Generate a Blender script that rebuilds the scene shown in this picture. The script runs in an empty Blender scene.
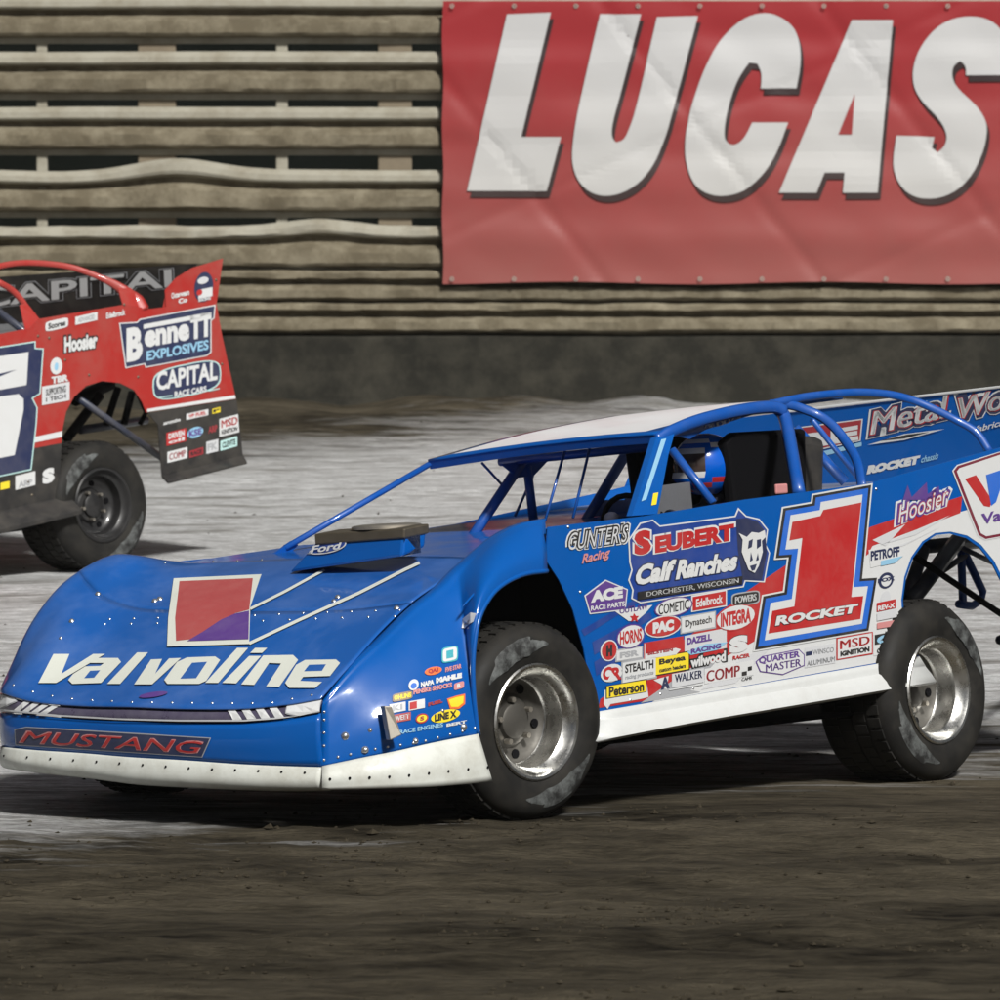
import bpy, bmesh, math, random
import numpy as np
from mathutils import Vector, Matrix, noise
from mathutils.bvhtree import BVHTree
from mathutils.geometry import tessellate_polygon
R = math.radians
random.seed(7)
SC = bpy.context.scene
COL = SC.collection

# ------------------------------------------------------------------ camera
HC, FPX, HOR = 1.9, 6141.0, 308.0            # camera height, focal length in photo pixels, row of the level line
PITCH = math.atan((500 - HOR) / FPX)
cam_d = bpy.data.cameras.new('camera')
cam = bpy.data.objects.new('camera', cam_d); COL.objects.link(cam)
cam.location = (0, 0, HC)
cam.rotation_euler = (math.pi / 2 - PITCH, 0, 0)
cam_d.sensor_width = 36.0
cam_d.lens = 36.0 * FPX / 1000.0
cam_d.clip_start = 0.5; cam_d.clip_end = 3000
cam_d.dof.use_dof = True
cam_d.dof.focus_distance = 23.6
cam_d.dof.aperture_fstop = cam_d.lens / 1000.0 / 0.022
SC.camera = cam

# ------------------------------------------------------------------ sky, floodlight sun, exposure
SUN_EL, SUN_AZ = R(41), R(23)                  # azimuth measured from behind the camera towards the right
world = bpy.data.worlds.new('World'); SC.world = world; world.use_nodes = True
wn = world.node_tree.nodes; wl = world.node_tree.links
sky = wn.new('ShaderNodeTexSky'); sky.sky_type = 'NISHITA'; sky.sun_disc = False
sky.sun_elevation = SUN_EL; sky.sun_rotation = math.pi - SUN_AZ
sky.dust_density = 4.0; sky.air_density = 1.0
hsv = wn.new('ShaderNodeHueSaturation'); hsv.inputs['Saturation'].default_value = 0.25
wl.new(sky.outputs[0], hsv.inputs['Color'])
wl.new(hsv.outputs[0], wn['Background'].inputs['Color'])
wn['Background'].inputs['Strength'].default_value = 0.025
sd = bpy.data.lights.new('sun', 'SUN'); sd.energy = 5.0; sd.angle = R(7); sd.color = (1.0, 0.98, 0.94)
sun = bpy.data.objects.new('sun', sd); COL.objects.link(sun)
sun_dir = Vector((math.sin(SUN_AZ) * math.cos(SUN_EL), -math.cos(SUN_AZ) * math.cos(SUN_EL), math.sin(SUN_EL)))
sun.rotation_euler = sun_dir.to_track_quat('Z', 'Y').to_euler()
sun.location = sun_dir * 60
SC.view_settings.view_transform = 'Standard'; SC.view_settings.look = 'None'
SC.view_settings.exposure = 0.0; SC.view_settings.gamma = 1.0
SC.view_settings.use_curve_mapping = False

# ------------------------------------------------------------------ survey: photo row/column -> a point on a known plane of a thing
FW = np.array([0, math.cos(PITCH), -math.sin(PITCH)]); UP = np.array([0, math.sin(PITCH), math.cos(PITCH)]); RT = np.array([1.0, 0, 0])
CPOS = np.array([0, 0, HC])
def ray(px, py): return FW * FPX + RT * (px - 500) + UP * (500 - py)
class Pose:
    """position and attitude of a car: local x forward, y to its left, z up"""
    def __init__(s, a, pitch, roll, apx, aloc, depth):
        a, p, r = R(a), R(pitch), R(roll)
        H = np.array([-math.cos(a), -math.sin(a), 0]); L = np.array([math.sin(a), -math.cos(a), 0]); U = np.array([0, 0, 1.0])
        H2 = H * math.cos(p) - U * math.sin(p); U2 = U * math.cos(p) + H * math.sin(p)
        L2 = L * math.cos(r) + U2 * math.sin(r); U3 = U2 * math.cos(r) - L * math.sin(r)
        s.R = np.stack([H2, L2, U3], 1)
        s.o = CPOS + ray(*apx) / FPX * depth - s.R @ np.array(aloc)
    def b(s, px, py, **k):
        d = s.R.T @ ray(px, py); c = s.R.T @ (CPOS - s.o)
        (ax, v), = k.items(); i = 'xyz'.index(ax)
        return Vector(c + (v - c[i]) / d[i] * d)
    def lr(s, px, py):
        return Vector(s.R.T @ (CPOS - s.o)), Vector(s.R.T @ ray(px, py)).normalized()
    def zrow(s, x, y, py):
        """height at plan position (x, y) that lies on photo row py"""
        lo, hi = -1.0, 3.0
        for _ in range(40):
            m = (lo + hi) / 2
            w = s.R @ np.array([x, y, m]) + s.o - CPOS
            row = 500 - FPX * (w @ UP) / (w @ FW)
            if row > py: lo = m
            else: hi = m
        return Vector((x, y, (lo + hi) / 2))
    def world(s, p): return Vector(s.R @ np.array(p) + s.o)
    def z_for_world(s, x, y, wz):
        return (wz - s.o[2] - s.R[2, 0] * x - s.R[2, 1] * y) / s.R[2, 2]
    def matrix(s):
        m = Matrix.Identity(4)
        for i in range(3):
            for j in range(3): m[i][j] = s.R[i, j]
            m[i][3] = s.o[i]
        return m
def wp(px, py, Y):
    r = ray(px, py); return Vector(CPOS + r * (Y / r[1]))
BL = Pose(51, 1, 3, (536, 722), (0, 1.03, .36), 23.0)
RD = Pose(46, 4.5, 2.5, (103, 505), (-2.64, 1.05, .37), 35.7)

def ground_z(x, y):
    return 0.0 if y < 25 else 0.01413 * (y - 25) ** 1.4

# ------------------------------------------------------------------ materials
MATS = {}
def new_mat(name):
    m = bpy.data.materials.new(name); m.use_nodes = True
    nt = m.node_tree; b = nt.nodes['Principled BSDF']
    MATS[name] = m
    return m, nt, b
def paint(name, col, rough=.35, coat=0.0, metal=0.0, dust=0.0, dustcol=(.20, .17, .13), scale=6.0, bump=0.0, spec=.5, coatr=.08):
    m, nt, b = new_mat(name)
    N, Lk = nt.nodes, nt.links
    b.inputs['Base Color'].default_value = (*col, 1); b.inputs['Roughness'].default_value = rough
    b.inputs['Metallic'].default_value = metal; b.inputs['Coat Weight'].default_value = coat
    b.inputs['Coat Roughness'].default_value = coatr
    b.inputs['Specular IOR Level'].default_value = spec
    if dust or bump:
        tc = N.new('ShaderNodeTexCoord')
        n1 = N.new('ShaderNodeTexNoise'); n1.inputs['Scale'].default_value = scale; n1.inputs['Detail'].default_value = 9; n1.inputs['Roughness'].default_value = .72
        Lk.new(tc.outputs['Object'], n1.inputs['Vector'])
    if dust:
        mr = N.new('ShaderNodeMapRange'); mr.inputs['From Min'].default_value = .42; mr.inputs['From Max'].default_value = .8
        mr.inputs['To Min'].default_value = dust * .12; mr.inputs['To Max'].default_value = dust
        Lk.new(n1.outputs['Fac'], mr.inputs['Value'])
        mx = N.new('ShaderNodeMix'); mx.data_type = 'RGBA'
        mx.inputs['A'].default_value = (*col, 1); mx.inputs['B'].default_value = (*dustcol, 1)
        Lk.new(mr.outputs[0], mx.inputs['Factor']); Lk.new(mx.outputs['Result'], b.inputs['Base Color'])
        mr2 = N.new('ShaderNodeMapRange'); mr2.inputs['From Min'].default_value = .35; mr2.inputs['From Max'].default_value = .75
        mr2.inputs['To Min'].default_value = rough; mr2.inputs['To Max'].default_value = min(1, rough + .3)
        Lk.new(n1.outputs['Fac'], mr2.inputs['Value']); Lk.new(mr2.outputs[0], b.inputs['Roughness'])
        if coat:
            mr3 = N.new('ShaderNodeMapRange'); mr3.inputs['From Min'].default_value = .4; mr3.inputs['From Max'].default_value = .75
            mr3.inputs['To Min'].default_value = coat; mr3.inputs['To Max'].default_value = coat * .3
            Lk.new(n1.outputs['Fac'], mr3.inputs['Value']); Lk.new(mr3.outputs[0], b.inputs['Coat Weight'])
    if bump:
        n2 = N.new('ShaderNodeTexNoise'); n2.inputs['Scale'].default_value = scale * .45; n2.inputs['Detail'].default_value = 3
        Lk.new(tc.outputs['Object'], n2.inputs['Vector'])
        bp = N.new('ShaderNodeBump'); bp.inputs['Strength'].default_value = 1.0; bp.inputs['Distance'].default_value = bump
        Lk.new(n2.outputs['Fac'], bp.inputs['Height']); Lk.new(bp.outputs[0], b.inputs['Normal'])
        if coat: Lk.new(bp.outputs[0], b.inputs['Coat Normal'])
    return m
BLUE = (.0, .080, .34)
M_blue = paint('blue_gel_coat', BLUE, .28, .9, dust=.03, bump=.010, scale=3, spec=.12)
M_hood = paint('dusty_glare_blue_gel_coat', BLUE, .30, .9, dust=.20, dustcol=(.38, .45, .60), bump=.012, scale=2.2, spec=.2)  # light dust film whose pale patches imitate floodlight glare
M_blue2 = paint('blue_sheet_paint', BLUE, .34, .5, dust=.03, bump=.003, scale=4, spec=.12)
M_tube = paint('blue_tube_paint', (.0, .07, .34), .32, .5, dust=.1, scale=9)
M_white = paint('white_panel', (.57, .585, .58), .4, .3, dust=.25, bump=.003)
M_lip = paint('scuffed_white_plastic', (.64, .66, .62), .45, .2, dust=.75, dustcol=(.28, .26, .20), scale=5, bump=.006)
M_roof = paint('roof_white', (.86, .86, .88), .35, .25, dust=.2)
M_red = paint('red_sheet_paint', (.36, .016, .013), .38, .4, dust=.3, bump=.003, scale=4)
M_black = paint('black_panel', (.012, .012, .013), .5, .2, dust=.25, scale=6)
M_void = paint('black_shade_and_trim', (.004, .004, .005), .8, spec=.08)
M_rubber = paint('tyre_rubber', (.010, .010, .010), .55, dust=.6, dustcol=(.048, .043, .035), scale=7, bump=.004, spec=.2)
M_chrome = paint('polished_rim', (.78, .78, .76), .16, metal=1.0, dust=.35, dustcol=(.25, .22, .17), scale=11)
M_steel = paint('raw_steel', (.42, .39, .34), .4, metal=.9, dust=.5, scale=14)
M_bronze = paint('air_box_rim', (.13, .11, .08), .42, metal=.7, dust=.5, scale=20)
M_rimblk = paint('black_rim', (.010, .010, .011), .3, .5, dust=.25, dustcol=(.05, .046, .04))
M_dkblue = paint('dark_tube', (.01, .02, .05), .4, .3, dust=.4)
M_deck = paint('bare_aluminium_deck', (.55, .56, .58), .3, metal=.85, dust=.4)
M_rivet = paint('rivet_head', (.72, .73, .75), .25, metal=.9)
# print colours
V = {}
for n, c in dict(white=(.60, .61, .615), offwhite=(.62, .64, .58), black=(.012, .012, .014), navy=(.012, .02, .07), red=(.42, .014, .016), dkred=(.30, .02, .03),
                 blue=(.01, .12, .55), yellow=(.80, .62, .02), grey=(.33, .34, .36), silver=(.55, .56, .58), teal=(.02, .33, .40), purple=(.09, .035, .22),
                 orange=(.75, .15, .03), pink=(.55, .22, .22), ltblue=(.25, .48, .66), mint=(.45, .68, .66), chalk=(.10, .105, .105), brown=(.24, .17, .10),
                 dpblue=(.006, .04, .24), maroon=(.16, .01, .03), bannerwhite=(.66, .66, .64), bannerdark=(.05, .02, .02), palered=(.38, .06, .06)).items():
    V[n] = paint('print_' + n, c, .40, .25, dust=.16, dustcol=(.30, .27, .23), scale=7)

# ------------------------------------------------------------------ mesh helpers
def link(o, parent=None):
    COL.objects.link(o)
    if parent is not None: o.parent = parent
    return o
def mk(name, verts, faces, mats, parent=None, smooth=False, midx=None, thick=0.0, bevel=0.0, auto=None):
    me = bpy.data.meshes.new(name)
    me.from_pydata([tuple(v) for v in verts], [], [tuple(f) for f in faces])
    for m in (mats if isinstance(mats, (list, tuple)) else [mats]): me.materials.append(m)
    if midx is not None: me.polygons.foreach_set('material_index', midx)
    bm = bmesh.new(); bm.from_mesh(me)
    bmesh.ops.recalc_face_normals(bm, faces=bm.faces)
    bm.to_mesh(me); bm.free()
    if smooth: me.polygons.foreach_set('use_smooth', [True] * len(me.polygons))
    if auto is not None: me.set_sharp_from_angle(angle=R(auto))
    me.update()
    o = bpy.data.objects.new(name, me); link(o, parent)
    if bevel:
        b = o.modifiers.new('b', 'BEVEL'); b.width = bevel; b.segments = 2; b.limit_method = 'ANGLE'; b.angle_limit = R(40)
    if thick:
        s = o.modifiers.new('s', 'SOLIDIFY'); s.thickness = thick; s.offset = 0.0
    return o
def empty(name, mat4=None):
    o = bpy.data.objects.new(name, None); o.empty_display_size = .3; link(o)
    if mat4 is not None: o.matrix_world = mat4
    return o
def tag(o, label, cat, group=None, kind=None):
    if label: o['label'] = label
    if cat: o['category'] = cat
    if group: o['group'] = group
    if kind: o['kind'] = kind
    return o
class MB:
    def __init__(s): s.v = []; s.f = []; s.m = []
    def add(s, vs, fs, mi=0):
        k = len(s.v); s.v += [Vector(v) for v in vs]; s.f += [tuple(i + k for i in f) for f in fs]; s.m += [mi] * len(fs); return s
    def box(s, lo, hi, mi=0):
        (a, b, c), (d, e, f) = lo, hi
        return s.add([(a, b, c), (d, b, c), (d, e, c), (a, e, c), (a, b, f), (d, b, f), (d, e, f), (a, e, f)],
                     [(0, 3, 2, 1), (4, 5, 6, 7), (0, 1, 5, 4), (1, 2, 6, 5), (2, 3, 7, 6), (3, 0, 4, 7)], mi)
    def hexa(s, bot, top, mi=0):
        return s.add(list(bot) + list(top), [(0, 3, 2, 1), (4, 5, 6, 7), (0, 1, 5, 4), (1, 2, 6, 5), (2, 3, 7, 6), (3, 0, 4, 7)], mi)
    def tube(s, pts, r, n=8, mi=0, flat=None):
        pts = [Vector(p) for p in pts]; m = len(pts); rr = r if isinstance(r, (list, tuple)) else [r] * m
        vs = []; fs = []; prev = None
        for i, p in enumerate(pts):
            t = (pts[min(i + 1, m - 1)] - pts[max(i - 1, 0)]).normalized()
            a = Vector((0, 0, 1)) if abs(t.z) < .9 else Vector((1, 0, 0))
            if prev is not None: a = prev
            u = (a - t * a.dot(t)).normalized(); w = t.cross(u); prev = u
            for k in range(n):
                an = 2 * math.pi * k / n
                vs.append(p + u * math.cos(an) * rr[i] + w * math.sin(an) * rr[i] * (flat or 1))
        for i in range(m - 1):
            for k in range(n):
                fs.append((i * n + k, i * n + (k + 1) % n, (i + 1) * n + (k + 1) % n, (i + 1) * n + k))
        fs.append(tuple(range(n - 1, -1, -1))); fs.append(tuple((m - 1) * n + k for k in range(n)))
        return s.add(vs, fs, mi)
    def plate(s, pts, off, mi=0):
        pts = [Vector(p) for p in pts]; n = len(pts); off = Vector(off)
        tris = tessellate_polygon([pts])
        vs = pts + [p + off for p in pts]
        fs = [tuple(t) for t in tris] + [tuple(i + n for i in reversed(t)) for t in tris]
        fs += [(i, (i + 1) % n, (i + 1) % n + n, i + n) for i in range(n)]
        return s.add(vs, fs, mi)
    def build(s, name, mats, parent=None, smooth=False, auto=None, **k):
        return mk(name, s.v, s.f, mats, parent, smooth=smooth, midx=s.m, auto=auto, **k)
def lathe(prof, n=48, closed=False):
    """profile of (radius, y) turned about the y axis"""
    vs = []; fs = []; m = len(prof)
    for k in range(n):
        a = 2 * math.pi * k / n
        for r, y in prof: vs.append((r * math.sin(a), y, r * math.cos(a)))
    for k in range(n):
        for i in range(m - 1):
            fs.append((k * m + i, k * m + i + 1, ((k + 1) % n) * m + i + 1, ((k + 1) % n) * m + i))
        if closed: fs.append((k * m + m - 1, k * m, ((k + 1) % n) * m, ((k + 1) % n) * m + m - 1))
    return vs, fs
def spline(pts, n):
    """Catmull-Rom through the points"""
    pts = [Vector(p) for p in pts]; out = []
    P = [pts[0] * 2 - pts[1]] + pts + [pts[-1] * 2 - pts[-2]]
    for i in range(len(pts) - 1):
        a, b, c, d = P[i:i + 4]
        for k in range(n):
            t = k / n
            out.append(.5 * ((2 * b) + (c - a) * t + (2 * a - 5 * b + 4 * c - d) * t * t + (3 * b - a - 3 * c + d) * t ** 3))
    out.append(pts[-1]); return out
def grid_smooth(rows, nu, nv):
    rows = [spline(r, nv) for r in rows]
    cols = [spline([r[j] for r in rows], nu) for j in range(len(rows[0]))]
    m, n = len(cols[0]), len(cols)
    vs = [cols[j][i] for i in range(m) for j in range(n)]
    fs = [(i * n + j, i * n + j + 1, (i + 1) * n + j + 1, (i + 1) * n + j) for i in range(m - 1) for j in range(n - 1)]
    return vs, fs, m, n

# ------------------------------------------------------------------ lettering
TXT = {}
def text2d(s, bold):
    key = (s, round(bold, 4))
    if key in TXT: return TXT[key]
    cu = bpy.data.curves.new('t', 'FONT'); cu.body = s; cu.offset = bold; cu.resolution_u = 3; cu.fill_mode = 'FRONT'; cu.dimensions = '2D'
    ob = bpy.data.objects.new('t', cu)
    me = bpy.data.meshes.new_from_object(ob)
    vs = [(v.co.x, v.co.y) for v in me.vertices]; fs = [tuple(p.vertices) for p in me.polygons]
    bpy.data.objects.remove(ob); bpy.data.curves.remove(cu); bpy.data.meshes.remove(me)
    x0 = min(v[0] for v in vs); x1 = max(v[0] for v in vs); y0 = min(v[1] for v in vs); y1 = max(v[1] for v in vs)
    vs = [((a - x0) / (x1 - x0), (b - y0) / (y1 - y0)) for a, b in vs]
    TXT[key] = (vs, fs); return TXT[key]
def Q(x0, y0, x1, y1, h, h2=None, sl=0):
    h2 = h if h2 is None else h2
    return [(x0, y0), (x1, y1), (x1 + sl, y1 - h2), (x0 + sl, y0 - h)]
def qmap(q, u, v):
    (ax, ay), (bx, by), (cx, cy), (dx, dy) = q
    return (ax * (1 - u) * (1 - v) + bx * u * (1 - v) + cx * u * v + dx * (1 - u) * v,
            ay * (1 - u) * (1 - v) + by * u * (1 - v) + cy * u * v + dy * (1 - u) * v)
def grow(q, d):
    cx = sum(p[0] for p in q) / 4; cy = sum(p[1] for p in q) / 4
    w = max(abs(q[1][0] - q[0][0]), 1) / 2; h = max(abs(q[3][1] - q[0][1]), 1) / 2
    return [(x + (d if x > cx else -d), y + (d if y > cy else -d)) for x, y in q]
def ell(q, n=20, p=2.0):
    out = []
    for k in range(n):
        a = 2 * math.pi * k / n; c, s = math.cos(a), math.sin(a)
        out.append(qmap(q, .5 + .5 * math.copysign(abs(c) ** (2 / p), c), .5 + .5 * math.copysign(abs(s) ** (2 / p), s)))
    return out
def inset(poly, d):
    n = len(poly); P = [Vector((a, b)) for a, b in poly]
    area = sum(P[i].x * P[(i + 1) % n].y - P[(i + 1) % n].x * P[i].y for i in range(n)); sg = 1 if area > 0 else -1
    out = []
    for i in range(n):
        e1 = (P[i] - P[i - 1]).normalized(); e2 = (P[(i + 1) % n] - P[i]).normalized()
        n1 = Vector((-e1.y, e1.x)) * sg; n2 = Vector((-e2.y, e2.x)) * sg
        b = (n1 + n2); k = max(.35, 1 + n1.dot(n2))
        out.append(tuple(P[i] + b * (d / k)))
    return out
class Target:
    def __init__(s, objs, pose, extra=0.0):
        s.pose = pose; s.extra = extra; vs = []; fs = []
        for o in objs:
            k = len(vs); vs += [v.co.copy() for v in o.data.vertices]; fs += [tuple(i + k for i in p.vertices) for p in o.data.polygons]
        s.t = BVHTree.FromPolygons(vs, fs); s.last = None
        s.dist = (sum(vs, Vector()) / len(vs) - pose.lr(500, 500)[0]).length
    def hit(s, px, py, off):
        o, d = s.pose.lr(px, py)
        loc, nor, i, dist = s.t.ray_cast(o, d)
        if loc is None:
            t = s.dist
            for _ in range(8):
                near = s.t.find_nearest(o + d * t); t = (near[0] - o).dot(d)
            loc, nor = near[0], near[1]
            if nor.dot(d) > 0: nor = -nor
            s.last = (loc, nor)
        else:
            if nor.dot(d) > 0: nor = -nor
            s.last = (loc, nor)
        return loc + nor * (off + s.extra)
class Decal:
    """a printed sticker: flat layers laid on a body panel, each a hair above the one below"""
    def __init__(s, base=.003): s.L = []; s.base = base
    def poly(s, pts, m):
        tris = tessellate_polygon([[Vector((a, b, 0)) for a, b in pts]])
        s.L.append(([tuple(p) for p in pts], [tuple(t) for t in tris], m)); return s
    def text(s, t, q, m, bold=.02, same=False):
        if ('M' in t or 'W' in t) and 0 < bold <= .08:      # sharp notches: thicken by overprinting
            vs, fs = text2d(t, 0.0); e = bold * .75 * abs(q[3][1] - q[0][1])
            for dx in (-e, 0, e): s.L.append(([(a + dx, b) for a, b in (qmap(q, u, v) for u, v in vs)], fs, m))
            return s
        vs, fs = text2d(t, bold)
        s.L.append(([qmap(q, u, v) for u, v in vs], fs, m)); return s
    def line(s, pts, w, m):
        for (ax, ay), (bx, by) in zip(pts[:-1], pts[1:]):
            d = Vector((bx - ax, by - ay)).normalized(); nx, ny = -d.y * w / 2, d.x * w / 2
            s.L.append(([(ax + nx, ay + ny), (bx + nx, by + ny), (bx - nx, by - ny), (ax - nx, ay - ny)], [(0, 1, 2, 3)], m))
        return s
    def build(s, name, tgt, parent, cut=None, step=.0007):
        vs = []; fs = []; mi = []; mats = []; lev = -1; lastm = None
        for pts, tris, m in s.L:
            if m is not lastm: lev += 1; lastm = m
            if cut:
                bm = bmesh.new(); bv = [bm.verts.new((a, b, 0)) for a, b in pts]
                for t in tris:
                    try: bm.faces.new([bv[i] for i in t])
                    except ValueError: pass
                xs = [p[0] for p in pts]; ys = [p[1] for p in pts]
                for ax, lo, hi in ((0, min(xs), max(xs)), (1, min(ys), max(ys))):
                    c = math.ceil(lo / cut) * cut
                    while c < hi:
                        co = Vector((c, 0, 0)) if ax == 0 else Vector((0, c, 0)); no = Vector((1, 0, 0)) if ax == 0 else Vector((0, 1, 0))
                        bmesh.ops.bisect_plane(bm, geom=bm.verts[:] + bm.edges[:] + bm.faces[:], plane_co=co, plane_no=no); c += cut
                bm.verts.index_update()
                pts = [(v.co.x, v.co.y) for v in bm.verts]; tris = [tuple(v.index for v in f.verts) for f in bm.faces]; bm.free()
            if m not in mats: mats.append(m)
            k = len(vs)
            cx = sum(p[0] for p in pts) / len(pts); cy = sum(p[1] for p in pts) / len(pts); tgt.hit(cx, cy, 0)
            for a, b in pts: vs.append(tgt.hit(a, b, s.base + lev * step))
            fs += [tuple(i + k for i in t) for t in tris]; mi += [mats.index(m)] * len(tris)
        me = bpy.data.meshes.new(name); me.from_pydata([tuple(v) for v in vs], [], fs)
        for m in mats: me.materials.append(m)
        me.polygons.foreach_set('material_index', mi); me.update()
        return link(bpy.data.objects.new(name, me), parent)
def sticker(tgt, parent, q, bg, fg, t='', shape='rect', border=None, bold=.02, pad=.12, name='sponsor_decal', cut=None, t2=None, fg2=None):
    d = Decal()
    if shape == 'rect': f = lambda qq: list(qq)
    elif shape == 'ell': f = lambda qq: ell(qq)
    else: f = lambda qq: ell(qq, 24, 5)
    if bg is not None:
        if border is not None: d.poly(f(grow(q, 1.3)), border)
        d.poly(f(q), bg)
    if t:
        p = pad
        if t2:
            d.text(t, [qmap(q, p, .46), qmap(q, 1 - p, .46), qmap(q, 1 - p, .9), qmap(q, p, .9)], fg, bold)
            d.text(t2, [qmap(q, p, .1), qmap(q, 1 - p, .1), qmap(q, 1 - p, .36), qmap(q, p, .36)], fg2 or fg, bold)
        else:
            d.text(t, [qmap(q, p, .2), qmap(q, 1 - p, .2), qmap(q, 1 - p, .8), qmap(q, p, .8)], fg, bold)
    return d.build(name, tgt, parent, cut)
def rivets(name, tgt, parent, pts, r=.006, mat=None):
    """rivet and bolt heads: low domes pressed on the skin"""
    b = MB()
    for it in pts:
        px, py = it[0], it[1]; rr = it[2] if len(it) > 2 else r
        c = tgt.hit(px, py, .001); n = tgt.last[1]
        u = n.orthogonal().normalized(); w = n.cross(u); vs = [c + n * rr * .75]
        for q, h in ((.6, .6), (1, 0)):
            for k in range(8):
                a = k * math.pi / 4; vs.append(c + u * math.cos(a) * rr * q + w * math.sin(a) * rr * q + n * rr * h)
        fs = [(0, 1 + k, 1 + (k + 1) % 8) for k in range(8)] + [(1 + k, 9 + k, 9 + (k + 1) % 8, 1 + (k + 1) % 8) for k in range(8)]
        b.add(vs, fs)
    o = b.build(name, mat or M_rivet, parent, smooth=True); o['kind'] = 'stuff'; return o
def along(pts, n):
    out = []; P = [Vector(p) for p in pts]
    L = [0]
    for a, b in zip(P[:-1], P[1:]): L.append(L[-1] + (b - a).length)
    for k in range(n):
        t = L[-1] * k / max(1, n - 1)
        for i in range(len(P) - 1):
            if t <= L[i + 1] + 1e-6:
                f = (t - L[i]) / max(1e-6, L[i + 1] - L[i]); q = P[i].lerp(P[i + 1], f); out.append((q.x, q.y)); break
    return out

# ================================================================== SETTING
def ground_material():
    m, nt, b = new_mat('track_clay'); N, Lk = nt.nodes, nt.links
    geo = N.new('ShaderNodeNewGeometry')
    def mapping(sx, sy, sz=1):
        mp = N.new('ShaderNodeMapping'); mp.inputs['Scale'].default_value = (sx, sy, sz); Lk.new(geo.outputs['Position'], mp.inputs['Vector']); return mp
    def noise_n(mp, sc, det=8, ro=.65):
        n = N.new('ShaderNodeTexNoise'); n.inputs['Scale'].default_value = sc; n.inputs['Detail'].default_value = det; n.inputs['Roughness'].default_value = ro
        Lk.new(mp.outputs[0], n.inputs['Vector']); return n
    def mrange(src, a, b_, c, d):
        r = N.new('ShaderNodeMapRange'); r.inputs['From Min'].default_value = a; r.inputs['From Max'].default_value = b_; r.inputs['To Min'].default_value = c; r.inputs['To Max'].default_value = d
        Lk.new(src, r.inputs['Value']); return r
    def math_n(op, a, b_):
        x = N.new('ShaderNodeMath'); x.operation = op
        for i, s in enumerate((a, b_)):
            if isinstance(s, (int, float)): x.inputs[i].default_value = s
            else: Lk.new(s, x.inputs[i])
        return x
    def mix(f, a, b_):
        x = N.new('ShaderNodeMix'); x.data_type = 'RGBA'
        Lk.new(f, x.inputs['Factor'])
        for k, s in (('A', a), ('B', b_)):
            if isinstance(s, tuple): x.inputs[k].default_value = (*s, 1)
            else: Lk.new(s, x.inputs[k])
        return x
    sep = N.new('ShaderNodeSeparateXYZ'); Lk.new(geo.outputs['Position'], sep.inputs[0])
    streak = noise_n(mapping(.55, 2.6), 1.4); fine = noise_n(mapping(2.2, 9), 2.2, 10, .7); big = noise_n(mapping(.35, .9), .7, 4)
    grit = noise_n(mapping(1, 1), 38, 4, .7)
    # where the racing line has polished the clay pale and hard, loose damp dirt inside and by the wall; sheen and light falloff painted in
    yw = math_n('ADD', sep.outputs['Y'], math_n('MULTIPLY', math_n('SUBTRACT', streak.outputs['Fac'], .5).outputs[0], 9.0).outputs[0])
    yw = math_n('SUBTRACT', yw.outputs[0], math_n('MULTIPLY', sep.outputs['X'], 1.1).outputs[0])
    near = mrange(yw.outputs[0], 23.2, 26.4, 0, 1); far = mrange(yw.outputs[0], 44.2, 47.6, 1, 0)
    slick = math_n('MULTIPLY', near.outputs[0], far.outputs[0])
    clump = noise_n(mapping(1.6, 3.6), 2.0, 9, .68)
    lf = math_n('ADD', math_n('MULTIPLY', clump.outputs['Fac'], .6).outputs[0], math_n('MULTIPLY', big.outputs['Fac'], .7).outputs[0])
    loose = mix(mrange(lf.outputs[0], .50, .80, 0, 1).outputs[0], (.009, .0074, .0047), (.125, .106, .074))
    hard = mix(mrange(fine.outputs['Fac'], .40, .62, 0, 1).outputs[0], (.38, .38, .375), (.88, .89, .895))  # paleness raised to imitate the sheen of slick clay
    hard2 = mix(mrange(streak.outputs['Fac'], .35, .44, .85, 0).outputs[0], hard.outputs['Result'], (.20, .19, .17))
    hf = mrange(streak.outputs['Fac'], .3, .8, 0, 1)
    c = mix(slick.outputs[0], loose.outputs['Result'], hard2.outputs['Result'])
    c2 = mix(mrange(grit.outputs['Fac'], .4, .7, 0, .35).outputs[0], c.outputs['Result'], (.03, .027, .022))
    Lk.new(c2.outputs['Result'], b.inputs['Base Color'])
    rg = mrange(slick.outputs[0], 0, 1, .9, .5); Lk.new(rg.outputs[0], b.inputs['Roughness']); sp_ = mrange(slick.outputs[0], 0, 1, .06, .5); Lk.new(sp_.outputs[0], b.inputs['Specular IOR Level'])
    h = math_n('ADD', math_n('MULTIPLY', fine.outputs['Fac'], .7).outputs[0], math_n('MULTIPLY', grit.outputs['Fac'], .18).outputs[0])
    bp = N.new('ShaderNodeBump'); bp.inputs['Distance'].default_value = .07; bp.inputs['Strength'].default_value = 1.0
    Lk.new(h.outputs[0], bp.inputs['Height']); Lk.new(bp.outputs[0], b.inputs['Normal'])
    return m
M_ground = ground_material()
WY = 48.0
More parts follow.
